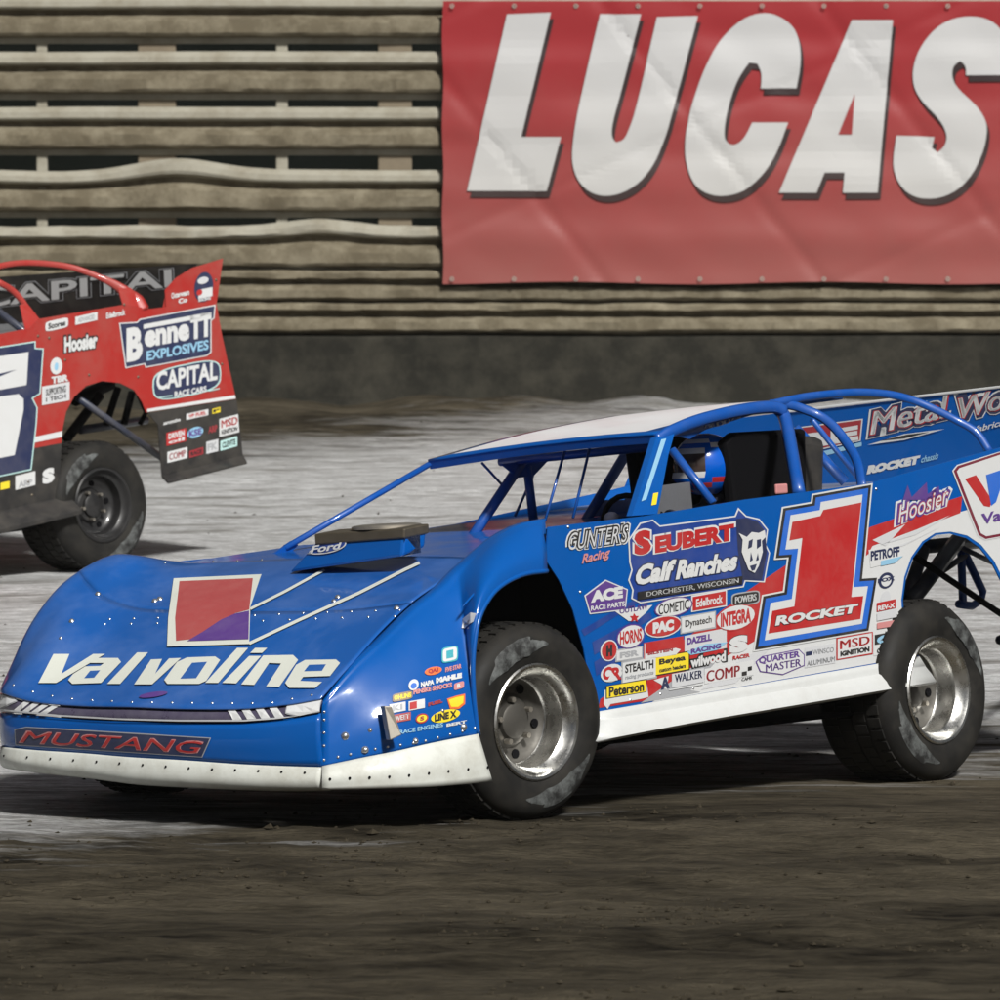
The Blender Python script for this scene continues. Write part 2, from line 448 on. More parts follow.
def ground_h(x, y):
    z = ground_z(x, min(y, WY + 1))
    a = .020 * noise.noise(Vector((x * .5, y * 1.1, 0))) + .010 * noise.noise(Vector((x * 1.4, y * 3.2, 4)))
    if 12 < y < 50:
        rough = 1.0 if y < 23 else (.35 if y < 44.5 else 1.0)
        a += rough * (.014 * noise.noise(Vector((x * 2.6, y * 4.2, 9))) + .010 * noise.noise(Vector((x * 6, y * 9, 5))) + .006 * noise.noise(Vector((x * 13, y * 13, 2))))
        for yc, wd, dp in ((18.3, .22, .030), (20.2, .18, .028), (21.4, .25, .034), (22.2, .16, .02), (27.6, .25, .018), (29.2, .2, .015), (31.5, .25, .014)):
            q_ = (y - yc - .10 * x - .05 * math.sin(x * .9)) / wd
            if abs(q_) < 3: a += dp * (-math.exp(-q_ * q_) + .7 * math.exp(-(q_ - 1.6) ** 2 * 2) + .5 * math.exp(-(q_ + 1.6) ** 2 * 2))
        if y > 46.3: a += .06 * (y - 46.3) * (.7 + noise.noise(Vector((x * 1.3, y * 1.5, 6))))
    return z + a - .012
def axis(dense0, dense1, step, far0, far1, nf):
    d = list(np.arange(dense0, dense1, step))
    a = [dense0 - (dense0 - far0) * (k / nf) ** 2.2 for k in range(nf, 0, -1)]
    b = [dense1 + (far1 - dense1) * (k / nf) ** 2.2 for k in range(0, nf + 1)]
    return a + d + b
gx = axis(-4.6, 4.6, .06, -400, 400, 16)
gy = list(np.arange(-40, 14, 3.0)) + list(np.arange(14, 30, .06)) + list(np.arange(30, 50, .13)) + [50 + 350 * (k / 14) ** 2 for k in range(1, 15)]
gv = [(x, y, ground_h(x, y)) for y in gy for x in gx]; nx = len(gx)
gf = [(i * nx + j, i * nx + j + 1, (i + 1) * nx + j + 1, (i + 1) * nx + j) for i in range(len(gy) - 1) for j in range(nx - 1)]
g = mk('ground', gv, gf, M_ground, smooth=True); g['kind'] = 'structure'
# loose clods on the inside of the turn
M_clod = paint('dirt_clod', (.030, .025, .017), .95, dust=.6, dustcol=(.075, .064, .046), scale=30, spec=.05)
cb = MB()
cc_ = [(random.uniform(-2.2, 2.2), random.uniform(16.6, 23.2)) for _ in range(46)]
for k in range(2200):
    if k < 1500:
        cx_, cy_ = random.choice(cc_); x = cx_ + random.gauss(0, .28); y = cy_ + random.gauss(0, .16)
    else:
        y = random.uniform(16.5, 30) if random.random() < .7 else random.uniform(30, 47.5); x = random.uniform(-4.3, 4.3) * y / 40 * 1.15
    r = random.uniform(.003, .013) * (1 + (random.random() < .06) * 1.0); z = ground_h(x, y)
    cs = [Vector((x, y, z)) + Vector(d) * r * random.uniform(.6, 1.3) for d in ((1, 0, .1), (0, 1, .1), (-1, 0, .1), (0, -1, .1), (.2, .1, .75), (0, 0, -.5))]
    cb.add(cs, [(0, 1, 4), (1, 2, 4), (2, 3, 4), (3, 0, 4), (1, 0, 5), (2, 1, 5), (3, 2, 5), (0, 3, 5)])
o = cb.build('dirt_clods', M_clod); tag(o, 'scattered dark dirt clods lying on the clay track', 'dirt', kind='stuff')
# added dark bank: stands in for the night black behind the rail gaps
hv = []; hf_ = []
for i in range(12):
    for j in range(41):
        x = -60 + 3 * j; y = 51 + i * 3.0
        hv.append((x, y, .8 + i * 1.6 + .4 * noise.noise(Vector((x * .3, y * .3, 3)))))
hf_ = [(i * 41 + j, i * 41 + j + 1, (i + 1) * 41 + j + 1, (i + 1) * 41 + j) for i in range(11) for j in range(40)]
o = mk('night_backdrop', hv, hf_, paint('night_backdrop_black', (.004, .005, .004), 1.0, dust=.5, dustcol=(.010, .012, .012), scale=.6, spec=0.0), smooth=True); o['kind'] = 'structure'

# concrete footing wall under the rails
S48 = FPX / WY
def wz(py): return wp(500, py, WY).z
def wx(px): return wp(px, 300, WY).x
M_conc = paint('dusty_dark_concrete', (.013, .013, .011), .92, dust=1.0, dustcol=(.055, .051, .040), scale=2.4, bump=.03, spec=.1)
zb = ground_z(0, WY) - .25
prof = [(WY - .02, wz(334)), (WY - .05, wz(338)), (WY - .09, wz(370)), (WY - .16, wz(398)), (WY - .30, zb), (WY + .3, zb), (WY + .3, wz(334))]
xs = [-14 + .35 * k for k in range(81)]
v = []; f = []
for i, x in enumerate(xs):
    for y, z in prof: v.append((x, y + .02 * noise.noise(Vector((x * .8, z * 3, 0))), z + .02 * noise.noise(Vector((x * 1.1, 2, z * 2)))))
n = len(prof)
for i in range(len(xs) - 1):
    for k in range(n): f.append((i * n + k, i * n + (k + 1) % n, (i + 1) * n + (k + 1) % n, (i + 1) * n + k))
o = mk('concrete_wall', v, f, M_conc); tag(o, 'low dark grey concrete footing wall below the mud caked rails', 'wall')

# stacked guard rails on posts
M_galv = paint('dusty_galvanised_rail', (.33, .315, .26), .7, metal=.0, dust=.95, dustcol=(.17, .145, .10), scale=3.0, bump=.012, spec=.2)
M_mud = paint('caked_mud', (.10, .083, .055), .95, dust=1.0, dustcol=(.27, .24, .175), scale=4.5, bump=.035, spec=.1)
M_post = paint('muddy_post', (.16, .13, .09), .9, dust=.7, dustcol=(.24, .20, .14), scale=5, bump=.02)
fence = empty('guardrail_fence', Matrix.Translation((0, WY, ground_z(0, WY))))
tag(fence, 'tall barrier of stacked mud caked steel guard rails behind the track', 'guardrail')
fo = fence.matrix_world.translation.copy()
PROF = [(.01, .0), (-.006, .003), (-.030, -.006), (-.066, -.040), (-.070, -.082), (-.060, -.096), (.012, -.108), (.016, -.140), (-.004, -.158), (-.070, -.186), (-.082, -.215), (-.082, -.290), (-.066, -.312), (.006, -.326), (.010, -.372)]
rail_tops = [-60, -4, 52, 107.5, 170, 226, 270, 302]
rx = [wx(-260) + .05 * k for k in range(int((wx(1260) - wx(-260)) / .05) + 1)]
for ri, tp in enumerate(rail_tops):
    z0 = wz(tp); v = []; f = []; mi = []
    sc = 1.0 if ri < 6 else .74
    for i, x in enumerate(rx):
        px = 500 + x * S48
        lift = 0
        if ri == 4: lift = .085 * math.exp(-((px - 178) / 55) ** 2) - .02 * math.exp(-((px - 60) / 60) ** 2)
        if ri == 5: lift = .055 * math.exp(-((px - 322) / 45) ** 2)
        lift += .008 * noise.noise(Vector((x * .7, ri * 3.1, 0)))
        for k, (dy, dz) in enumerate(PROF):
            mud = .75 if 8 <= k <= 12 else .12
            if ri >= 5: mud = .8
            nn = noise.noise(Vector((x * 2.2, k * .6, ri * 7))) * .7 + noise.noise(Vector((x * 6, k * 1.1, ri * 3))) * .7
            fall = 1.0 if k < 4 else max(.0, 1 - (k - 3) / 8)
            pile = .05 * math.exp(-((px - 175) / 40) ** 2) if ri == 4 and 3 <= k <= 11 else 0
            v.append((x - fo.x, WY + dy * (1.0) - mud * .022 * (nn + .3) - pile - fo.y, z0 + dz * sc + lift * fall + mud * .012 * nn - fo.z))
    n = len(PROF)
    for i in range(len(rx) - 1):
        for k in range(n - 1):
            f.append((i * n + k, i * n + k + 1, (i + 1) * n + k + 1, (i + 1) * n + k)); mi.append(1 if (6 <= k <= 12 or ri >= 6) else 0)
    mk('guard_rail', v, f, [M_galv, M_mud], fence, smooth=True, midx=mi, auto=24)
for px, w in ((-200, 30), (-75, 12), (42, 11), (157, 38), (282, 12), (395, 34), (520, 12), (640, 34), (765, 12), (880, 34), (1000, 12), (1120, 34)):
    b = MB(); x = wx(px); h = w / S48 / 2
    b.box((x - h - fo.x, .015, wz(345) - fo.z), (x + h - fo.x, .17, wz(-75) - fo.z))
    ob = b.build('post', M_post if w > 20 else M_galv, fence, bevel=.012)
# red vinyl banner tied over the rails
def banner_material(name, col, dcol, amount):
    m, nt, b = new_mat(name); N, Lk = nt.nodes, nt.links
    geo = N.new('ShaderNodeNewGeometry'); sep = N.new('ShaderNodeSeparateXYZ'); Lk.new(geo.outputs['Position'], sep.inputs[0])
    n1 = N.new('ShaderNodeTexNoise'); n1.inputs['Scale'].default_value = 1.6; n1.inputs['Detail'].default_value = 9; n1.inputs['Roughness'].default_value = .7
    Lk.new(geo.outputs['Position'], n1.inputs['Vector'])
    a = N.new('ShaderNodeMath'); a.operation = 'MULTIPLY_ADD'; a.inputs[1].default_value = 1.1
    Lk.new(n1.outputs['Fac'], a.inputs[0]); Lk.new(sep.outputs['Z'], a.inputs[2])
    mr = N.new('ShaderNodeMapRange'); mr.inputs['From Min'].default_value = wz(300) + .5; mr.inputs['From Max'].default_value = wz(60) + .6
    mr.inputs['To Min'].default_value = amount; mr.inputs['To Max'].default_value = .06
    Lk.new(a.outputs[0], mr.inputs['Value'])
    mx = N.new('ShaderNodeMix'); mx.data_type = 'RGBA'; mx.inputs['A'].default_value = (*col, 1); mx.inputs['B'].default_value = (*dcol, 1)
    Lk.new(mr.outputs[0], mx.inputs['Factor']); Lk.new(mx.outputs['Result'], b.inputs['Base Color'])
    b.inputs['Roughness'].default_value = .42; b.inputs['Specular IOR Level'].default_value = .4
    return m
M_ban = banner_material('banner_red_vinyl', (.27, .010, .016), (.22, .135, .11), .5)
M_banw = banner_material('banner_white_print', (.47, .47, .475), (.40, .38, .33), .5)
M_band = banner_material('banner_shadow_print', (.022, .012, .014), (.09, .06, .05), .4)
bx0, bx1, bz0, bz1 = wx(443), wx(1290), wz(283), wz(2)
v = []; f = []; NX, NZ = 180, 60
for i in range(NZ + 1):
    for j in range(NX + 1):
        u, t = j / NX, i / NZ
        x = bx0 + (bx1 - bx0) * u; z = bz0 + (bz1 - bz0) * t
        d = .005 * math.sin((z - wz(52)) / .445 * 2 * math.pi) + .016 * noise.noise(Vector((x * .8, z * .9, 1))) + .010 * noise.noise(Vector((x * 2.0 + z * 2.5, z * 1.2, 5)))
        d += .005 * noise.noise(Vector((x * .6, z * 6, 8)))
        cr = x * 1.0 + z * .8; d += .010 * math.exp(-((cr % 1.7 - .8) / .06) ** 2) + .006 * math.exp(-(((x * .5 - z * 1.1) % 1.9 - .9) / .05) ** 2)
        v.append((x + .006 * math.sin(z * 9), WY - .15 + d, z + .010 * math.sin(x * 3.1) * (1 if i in (0,) else 0)))
f = [(i * (NX + 1) + j, i * (NX + 1) + j + 1, (i + 1) * (NX + 1) + j + 1, (i + 1) * (NX + 1) + j) for i in range(NZ) for j in range(NX)]
ban = mk('banner', v, f, M_ban, smooth=True)
tag(ban, 'large red vinyl banner with white block letters hung over the rails', 'banner')
b = MB()
for px_ in range(452, 1280, 62):
    for py_ in (6, 279):
        c = wp(px_, py_, WY - .17); q = [(c.x + .018 * math.cos(k * math.pi / 5), c.y - .004, c.z + .018 * math.sin(k * math.pi / 5)) for k in range(10)]
        q2 = [(c.x + .008 * math.cos(k * math.pi / 5), c.y - .004, c.z + .008 * math.sin(k * math.pi / 5)) for k in range(10)]
        b.add(q + q2, [(k, (k + 1) % 10, 10 + (k + 1) % 10, 10 + k) for k in range(10)])
b.build('grommets', M_steel, ban)['kind'] = 'stuff'
class WorldPose:
    def lr(s, px, py): return Vector(CPOS), Vector(ray(px, py)).normalized()
TB = Target([ban], WorldPose())
Z = lambda pts: [(430 + .57 * a, .57 * b) for a, b in pts]
letters = {
 'L': [(135, 25), (212, 22), (160, 240), (230, 240), (205, 335), (65, 335)],
 'U': [(298, 25), (370, 25), (333, 170), (320, 215), (318, 240), (326, 250), (340, 246), (350, 225), (362, 190), (398, 30), (470, 28), (425, 200), (410, 250), (390, 295), (360, 328), (320, 345), (285, 341), (260, 320), (248, 285), (252, 235), (262, 180)],
 'C': [(643, 155), (651, 110), (648, 70), (635, 42), (600, 22), (565, 25), (535, 42), (505, 75), (484, 115), (470, 150), (455, 200), (447, 245), (448, 285), (463, 327), (495, 344), (530, 343), (560, 330), (590, 300), (610, 265), (628, 215), (565, 215), (552, 242), (536, 255), (522, 252), (515, 238), (520, 200), (533, 155), (545, 130), (560, 110), (574, 112), (582, 128), (580, 155)],
 'A': [(740, 35), (812, 35), (785, 338), (724, 338), (727, 303), (692, 303), (678, 338), (612, 338)],
 'S': [(1003, 132), (940, 132), (940, 116), (930, 107), (918, 115), (915, 132), (922, 152), (958, 185), (974, 208), (978, 230), (970, 270), (945, 318), (905, 346), (860, 350), (828, 333), (810, 295), (818, 238), (885, 240), (880, 260), (890, 268), (903, 257), (908, 237), (895, 210), (862, 178), (847, 150), (847, 115), (862, 78), (890, 45), (930, 28), (975, 30), (1005, 52), (1013, 90)]}
def soften(P, n=2, lim=52):
    for _ in range(n):
        out = []
        for i in range(len(P)):
            a, b, c = Vector(P[i - 1]), Vector(P[i]), Vector(P[(i + 1) % len(P)])
            if math.degrees((b - a).angle(c - b)) > lim: out.append(tuple(b))
            else: out += [tuple(b.lerp(a, .25)), tuple(b.lerp(c, .25))]
        P = out
    return P
for ch, pts in letters.items():
    if ch in 'UCS': pts = soften(pts)
    d = Decal(.012)
    P0 = Z(pts)
    d.poly([(a + 3.0, b + 6.5) for a, b in P0], M_band).poly(P0, M_banw)
    if ch == 'A': d.poly(Z([(745, 165), (716, 236), (740, 236)]), M_ban)
    d.build('letter', TB, ban, cut=8, step=.004)

# ================================================================== WHEELS
M_centre = paint('dark_wheel_centre', (.10, .095, .085), .45, metal=.6, dust=.7, dustcol=(.05, .045, .038), scale=14)  # inner disc, darker than the rim around it
def smear_material():
    m, nt, b = new_mat('scrubbed_sidewall_paint'); N, Lk = nt.nodes, nt.links
    tc = N.new('ShaderNodeTexCoord'); n1 = N.new('ShaderNodeTexNoise'); n1.inputs['Scale'].default_value = 16; n1.inputs['Detail'].default_value = 8; n1.inputs['Roughness'].default_value = .7
    Lk.new(tc.outputs['Object'], n1.inputs['Vector'])
    mr = N.new('ShaderNodeMapRange'); mr.inputs['From Min'].default_value = .40; mr.inputs['From Max'].default_value = .66; Lk.new(n1.outputs['Fac'], mr.inputs['Value'])
    mx = N.new('ShaderNodeMix'); mx.data_type = 'RGBA'; mx.inputs['A'].default_value = (.014, .014, .014, 1); mx.inputs['B'].default_value = (.14, .15, .148, 1)
    Lk.new(mr.outputs[0], mx.inputs['Factor']); Lk.new(mx.outputs['Result'], b.inputs['Base Color']); b.inputs['Roughness'].default_value = .6
    return m
M_smear = smear_material()
def wheel(parent, name, loc, rad, width, rim_mat, steer=0, camber=0, spin=0, deep=.13, cover=None, flip=False):
    """wheel axis along local y, outer face towards +y"""
    rr = .203; w = width
    tyre_prof = [(rr - .004, -.012), (rr + .012, -.004), (rr + .030, .004), (rr + .065, .014), (rad - .055, .012), (rad - .025, -.004), (rad - .010, -.022), (rad - .001, -.040),
                 (rad + .001, -.075), (rad - .004, -.080), (rad - .004, -.086), (rad + .002, -.091), (rad + .003, -w / 2 + .004), (rad - .003, -w / 2), (rad - .003, -w / 2 - .006), (rad + .003, -w / 2 - .01),
                 (rad + .001, -w + .040), (rad - .012, -w + .018), (rad - .05, -w - .004), (rr + .06, -w - .006), (rr, -w + .01), (rr - .015, -w + .02), (rr - .015, -.03)]
    rim_prof = [(rr + .014, -.004), (rr + .018, .004), (rr + .012, .010), (rr + .002, .008), (rr - .006, -.004), (rr - .012, -.02), (rr - .030, -.035), (rr - .034, -.05), (rr - .034, -deep + .02), (rr - .042, -deep + .006), (rr - .06, -deep - .01), (.105, -deep - .018), (.092, -deep - .004), (.070, -deep), (.066, -deep + .018), (.056, -deep + .024), (.0, -deep + .026)]
    vs, fs = lathe(rim_prof, 56); o = mk(name, vs, fs, [rim_mat, M_centre if rim_mat is M_chrome else rim_mat], parent, smooth=True, auto=35, midx=[1 if (k % 16) >= 9 else 0 for k in range(len(fs))])
    m = Matrix.Translation(loc) @ Matrix.Rotation(R(steer), 4, 'Z') @ Matrix.Rotation(R(camber), 4, 'X') @ Matrix.Rotation(R(spin), 4, 'Y')
    if flip: m = m @ Matrix.Rotation(math.pi, 4, 'Z')
    o.matrix_local = m
    vs, fs = lathe(tyre_prof, 72, closed=True); t = mk('tyre', vs, fs, M_rubber, o, smooth=True, auto=30)
    side = lambda r: .0165 - .0 if r < rad - .055 else .013
    # tread blocks, too many to pick apart
    b = MB(); nb = 44
    for k in range(nb):
        for q in range(4):
            y1 = -.045 - q * (w - .08) / 4; y0 = y1 - (w - .08) / 4 + .014; a0 = 2 * math.pi * (k + .5 * (q % 2)) / nb; a1 = a0 + 2 * math.pi / nb * .78
            c = [((rad - .006), a0, y0), (rad - .006, a1, y0), (rad - .006, a1, y1), (rad - .006, a0, y1)]
            P_ = lambda r, a, y: (r * math.sin(a), y, r * math.cos(a))
            b.hexa([P_(*p_) for p_ in c], [P_(rad + .0075, a + (a0 + a1 - 2 * a) * .05, y) for _, a, y in c])
    b.build('tread_blocks', M_rubber, t)['kind'] = 'stuff'
    # paint marks on the sidewall, scrubbed to pale smears
    for a0, a1 in ((-48, 22), (128, 205)):
        b = MB(); n_ = 28; vv = []
        for k in range(n_ + 1):
            a = -R(a0 + (a1 - a0) * k / n_); e = .004 * noise.noise(Vector((k * .5, a0, 0))); tp_ = min(1, .08 + 3.2 * min(k, n_ - k) / n_)
            rc_ = (rr + rad) / 2 + .012
            for r_, yy in ((rr + .052 + e, .0150), (rr + .066, .0152), (rad - .056, .0132), (rad - .040 + e, .0062)):
                r_ = rc_ + (r_ - rc_) * tp_; yy = .0152 if r_ < rad - .058 else yy
                vv.append((r_ * math.sin(a), yy, r_ * math.cos(a)))
        b.add(vv, [(k * 4 + q, k * 4 + q + 1, (k + 1) * 4 + q + 1, (k + 1) * 4 + q) for k in range(n_) for q in range(3)])
        b.build('sidewall_mark', M_smear, o, smooth=True)
    # bolts and openings on the centre
    b = MB()
    for k in range(5):
        a = k * 2 * math.pi / 5; p = Vector((.083 * math.sin(a), -deep + .002, .083 * math.cos(a)))
        b.tube([p, p + Vector((0, .028, 0))], .011, 6)
    b.build('lug_nuts', M_steel, o, smooth=False)['kind'] = 'stuff'
    b = MB()
    for k in range(5):
        a = (k + .5) * 2 * math.pi / 5; p = Vector((.128 * math.sin(a), -deep - .012, .128 * math.cos(a)))
        b.tube([p, p + Vector((0, .006, 0))], .018, 10)
    b.build('rim_holes', M_void, o)['kind'] = 'stuff'
    return o

# ================================================================== BLUE RACE CAR
car = empty('race_car', BL.matrix())
tag(car, 'blue dirt late model race car with big red number one and white rocker', 'race car')
B = BL.b
# --- hood and nose skin
ys = [-1.03, -.95, -.84, -.70, -.5, -.25, 0, .25, .5, .68, .81]
xf = [.66, .79, .93, 1.05, 1.095, 1.108, 1.12, 1.108, 1.07, 1.02, .97]
ts = [0, .18, .30, .47, .64, .82, 1.0]
PY = [[600, 585, 585, 597, 620, 655, 690], [572, 559, 560, 573, 594, 630, 686], [562, 556, 562, 583, 606, 645, 690], [563, 568, 578, 598, 622, 657, 694],
      [562, 575, 588, 609, 638, 672, 702], [560, 575, 589, 611, 641, 676, 706], [558, 575, 589, 612, 642, 677, 707], [557, 575, 589, 612, 642, 678, 709],
      [557, 574, 588, 611, 641, 677, 709], [558, 573, 585, 607, 636, 671, 705], [562, 572, 583, 603, 630, 664, 699]]
rows = []
for i, t in enumerate(ts):
    rows.append([BL.zrow(-.05 + (xf[j] + .05) * t, ys[j], PY[j][i]) for j in range(len(ys))])
nu, nv = 7, 6
vs, fs, gm, gn = grid_smooth(rows, nu, nv)
split = 3 * nu
fh = [q for k, q in enumerate(fs) if k // (gn - 1) < split]; fn = [q for k, q in enumerate(fs) if k // (gn - 1) >= split]
def sub(name, faces, mat, parent, **k):
    idx = sorted({i for q in faces for i in q}); mp = {a: b for b, a in enumerate(idx)}
    return mk(name, [vs[i] for i in idx], [tuple(mp[i] for i in q) for q in faces], mat, parent, **k)
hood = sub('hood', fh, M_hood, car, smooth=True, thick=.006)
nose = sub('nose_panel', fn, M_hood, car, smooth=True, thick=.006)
# --- headlight band, valance and lip under the nose
PYb = [707, 709, 711, 712, 714, 718, 720, 722, 722, 718, 712]
PYl = [745, 746, 747, 748, 751, 754, 758, 761, 765, 767, 768]
PYe = [766, 767, 768, 769, 773, 778, 784, 787, 789.5, 790.5, 790]
PYf = [PY[j][6] for j in range(11)]
def frow(off, P, dpy=0): return [BL.zrow(xf[j] + off, ys[j], P[j] + dpy) for j in range(11)]
def strip(name, rws, mat, nu=3, thick=.006, **k):
    a, b_, m_, n_ = grid_smooth(rws, nu, 6); return mk(name, a, b_, mat, car, smooth=True, thick=thick, **k)
M_band2 = paint('headlight_band_print', (.06, .05, .09), .22, .8, dust=.25, dustcol=(.3, .3, .32), scale=8)
band = strip('headlight_band', [frow(-.012, PYf, 2), frow(.004, PYf, 8), frow(.006, PYb)], M_band2)
val = strip('front_valance', [frow(.002, PYb, 1.2), frow(.010, [(a + b_) / 2 for a, b_ in zip(PYb, PYl)]), frow(.0, PYl)], M_blue)
lip = strip('bumper_lip', [frow(.006, PYl, -.5), frow(.016, PYl, 6), frow(.020, PYe, -9), frow(.004, PYe, -2), frow(-.03, PYe)], M_lip)
# --- left front fender with its wheel opening
FC = [((320, 767, .80), (322, 703, .785)), ((360, 759, .90), (352, 668, .82)), ((395, 752, .98), (385, 637, .84)), ((430, 744, 1.03), (415, 608, .86)), ((460, 738, 1.06), (440, 588, .87)),
      ((478, 735, 1.075), (455, 573, .875)), ((474, 700, 1.075), (462, 566, .88)), ((473, 660, 1.075), (468, 561, .885)), ((478, 622, 1.075), (478, 552, .89)), ((490, 597, 1.07), (490, 542, .90)),
      ((505, 583, 1.065), (503, 533, .91)), ((525, 574, 1.06), (522, 524, .92)), ((547, 571, 1.055), (545, 519, .93))]
rws = []
for t in (0, .12, .3, .5, .7, .86, .95, 1.0):
    r_ = []
    for (bx_, by_, yb), (tx_, ty_, yt) in FC:
        y = yb + (yt - yb) * (t ** 2.2)
        if .4 < t < .8: y -= .004
        r_.append(B(bx_ + (tx_ - bx_) * t, by_ + (ty_ - by_) * t, y=y))
    rws.append(r_)
# roll the top over towards the hood
top = [Vector((p.x, p.y - .05, p.z - .012)) for p in rws[-1]]; rws.append(top)
rws.append([Vector((p.x, p.y - .06, p.z - .09)) for p in top])
a, b_, _, _ = grid_smooth(rws, 3, 4)
fender = mk('front_fender', a, b_, M_blue, car, smooth=True, thick=.006)
# rolled lip round the wheel opening
arch = [B(*FC[k][0][:2], y=FC[k][0][2]) for k in range(5, 13)]
MB().tube(spline(arch, 5), .010, 8).build('wheel_arch_lip', M_blue, fender, smooth=True)
MB().tube(spline([B(462, 607, y=1.03), B(485, 583, y=1.015), (B(515, 562, y=1.0)), B(546, 545, y=.985)], 6), [.001] + [.0045] * 17 + [.003], 6).build('fender_crease', M_blue, fender, smooth=True)
sl_t = [(322, 767, .805), (360, 759, .905), (395, 752, .985), (430, 744, 1.035), (460, 738, 1.065), (478, 734.5, 1.08)]
sl_b = [(322, 790, .805), (360, 789, .91), (396, 788, .99), (432, 786.5, 1.045), (465, 784, 1.075), (492, 781, 1.09)]
r0 = [B(x, y - .5, y=yy + .004) for (x, y, yy) in sl_t]
r1 = [B(a_[0] * .5 + b2[0] * .5, a_[1] * .5 + b2[1] * .5, y=(a_[2] + b2[2]) / 2 + .018) for a_, b2 in zip(sl_t, sl_b)]
r2 = [B(x, y, y=yy + .008) for (x, y, yy) in sl_b]
a, b_, _, _ = grid_smooth([r0, r1, r2], 4, 5)
slip = mk('side_lip', a, b_, M_lip, car, smooth=True, thick=.006)

# --- left side panel (door and quarter) and rocker
PAN = [(548, 527), (600, 521), (645, 516), (700, 507), (745, 499.5), (805, 492), (865, 484), (875, 481.5), (961, 458), (1010, 445), (1080, 428), (1128, 417), (1122, 520), (1112, 634),
       (1060, 648), (1016, 654), (1012, 620), (1003, 585), (992, 563), (980, 548), (966, 538), (950, 533.5), (936, 535), (924, 543), (913, 558), (906, 578), (903, 600), (905, 630), (912, 645), (919, 657),
       (593, 713), (591, 690), (584, 650), (573, 610), (559, 580), (546, 560)]
SY = 1.03
panel = MB().plate([B(x, y, y=SY) for x, y in PAN], (0, -.005, 0)).build('side_panel', M_blue2, car)
ro = [(593, 712.5), (700, 694), (800, 677), (919, 656.5)]; rm = [(594, 722), (700, 705), (800, 688), (925, 666)]; rb = [(595, 741), (700, 721), (800, 704), (936, 681)]
a, b_, _, _ = grid_smooth([[B(x, y, y=1.036) for x, y in ro], [B(x, y, y=1.045) for x, y in rm], [B(x, y, y=1.055) for x, y in [(594.3, 724), (700, 707), (800, 690), (926, 668)]], [B(x, y, y=1.085) for x, y in rb], [B(x, y, y=1.06) + Vector((0, -.02, -.01)) for x, y in rb]], 2, 4)
rocker = mk('rocker_panel', a, b_, M_white, car, smooth=True, thick=.005, auto=25)
# right side panel, decks, and black panels added inside to block light
rp = [(-.25, 1.0), (-1.4, 1.02), (-1.75, 1.045), (-3.1, 1.17), (-3.82, 1.25), (-3.82, .55), (-3.05, .45), (-2.95, .72), (-2.62, .82), (-2.3, .72), (-2.2, .3), (-.35, .22), (-.3, .6)]
MB().plate([(x, -1.0, z) for x, z in rp], (0, .005, 0)).build('side_panel', M_blue2, car)
# right fender outer skin
a, b_, _, _ = grid_smooth([[Vector((.60, -1.03, rows[6][0].z)), Vector((.35, -1.06, rows[4][0].z - .01)), Vector((.1, -1.06, rows[2][0].z - .01)), Vector((-.25, -1.03, 1.0))],
                           [Vector((.58, -1.06, .42)), Vector((.38, -1.08, .5)), Vector((.1, -1.08, .80)), Vector((-.3, -1.05, .82))]], 4, 4)
mk('front_fender', a, b_, M_blue, car, smooth=True, thick=.006)
def deckz(x): return .985 + .048 * (-x)
def deckp(name, x0, x1, y0, y1, mat, dz=0):
    return MB().plate([(x0, y0, deckz(x0) + dz), (x1, y0, deckz(x1) + dz), (x1, y1, deckz(x1) + dz), (x0, y1, deckz(x0) + dz)], (0, 0, -.004)).build(name, mat, car)
deckp('cowl_deck', -.055, -1.05, -.99, .93, M_blue2, -.004); deckp('interior_deck', -1.05, -2.6, -.99, -.12, M_blue2, -.01)
deckp('rear_deck', -2.6, -3.72, -.99, 1.02, M_deck, -.012)
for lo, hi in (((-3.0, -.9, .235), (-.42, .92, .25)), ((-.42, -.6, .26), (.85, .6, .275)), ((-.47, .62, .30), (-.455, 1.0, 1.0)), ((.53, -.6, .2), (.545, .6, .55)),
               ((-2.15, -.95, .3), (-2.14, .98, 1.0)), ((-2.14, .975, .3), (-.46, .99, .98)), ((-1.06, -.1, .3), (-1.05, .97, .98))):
    MB().box(lo, hi).build('light_block_panel', M_void, car)
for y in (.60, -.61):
    MB().plate([(-.5, y, .26), (.55, y, .26), (.55, y, .55), (.3, y, .72), (.05, y, .86), (-.5, y, .93)], (0, .012, 0)).build('light_block_panel', M_void, car)
MB().plate([(-.46, .62, .99), (-.46, .93, .99), (-.1, .93, .95), (-.1, .62, .9)], (0, 0, .008)).build('light_block_panel', M_void, car)
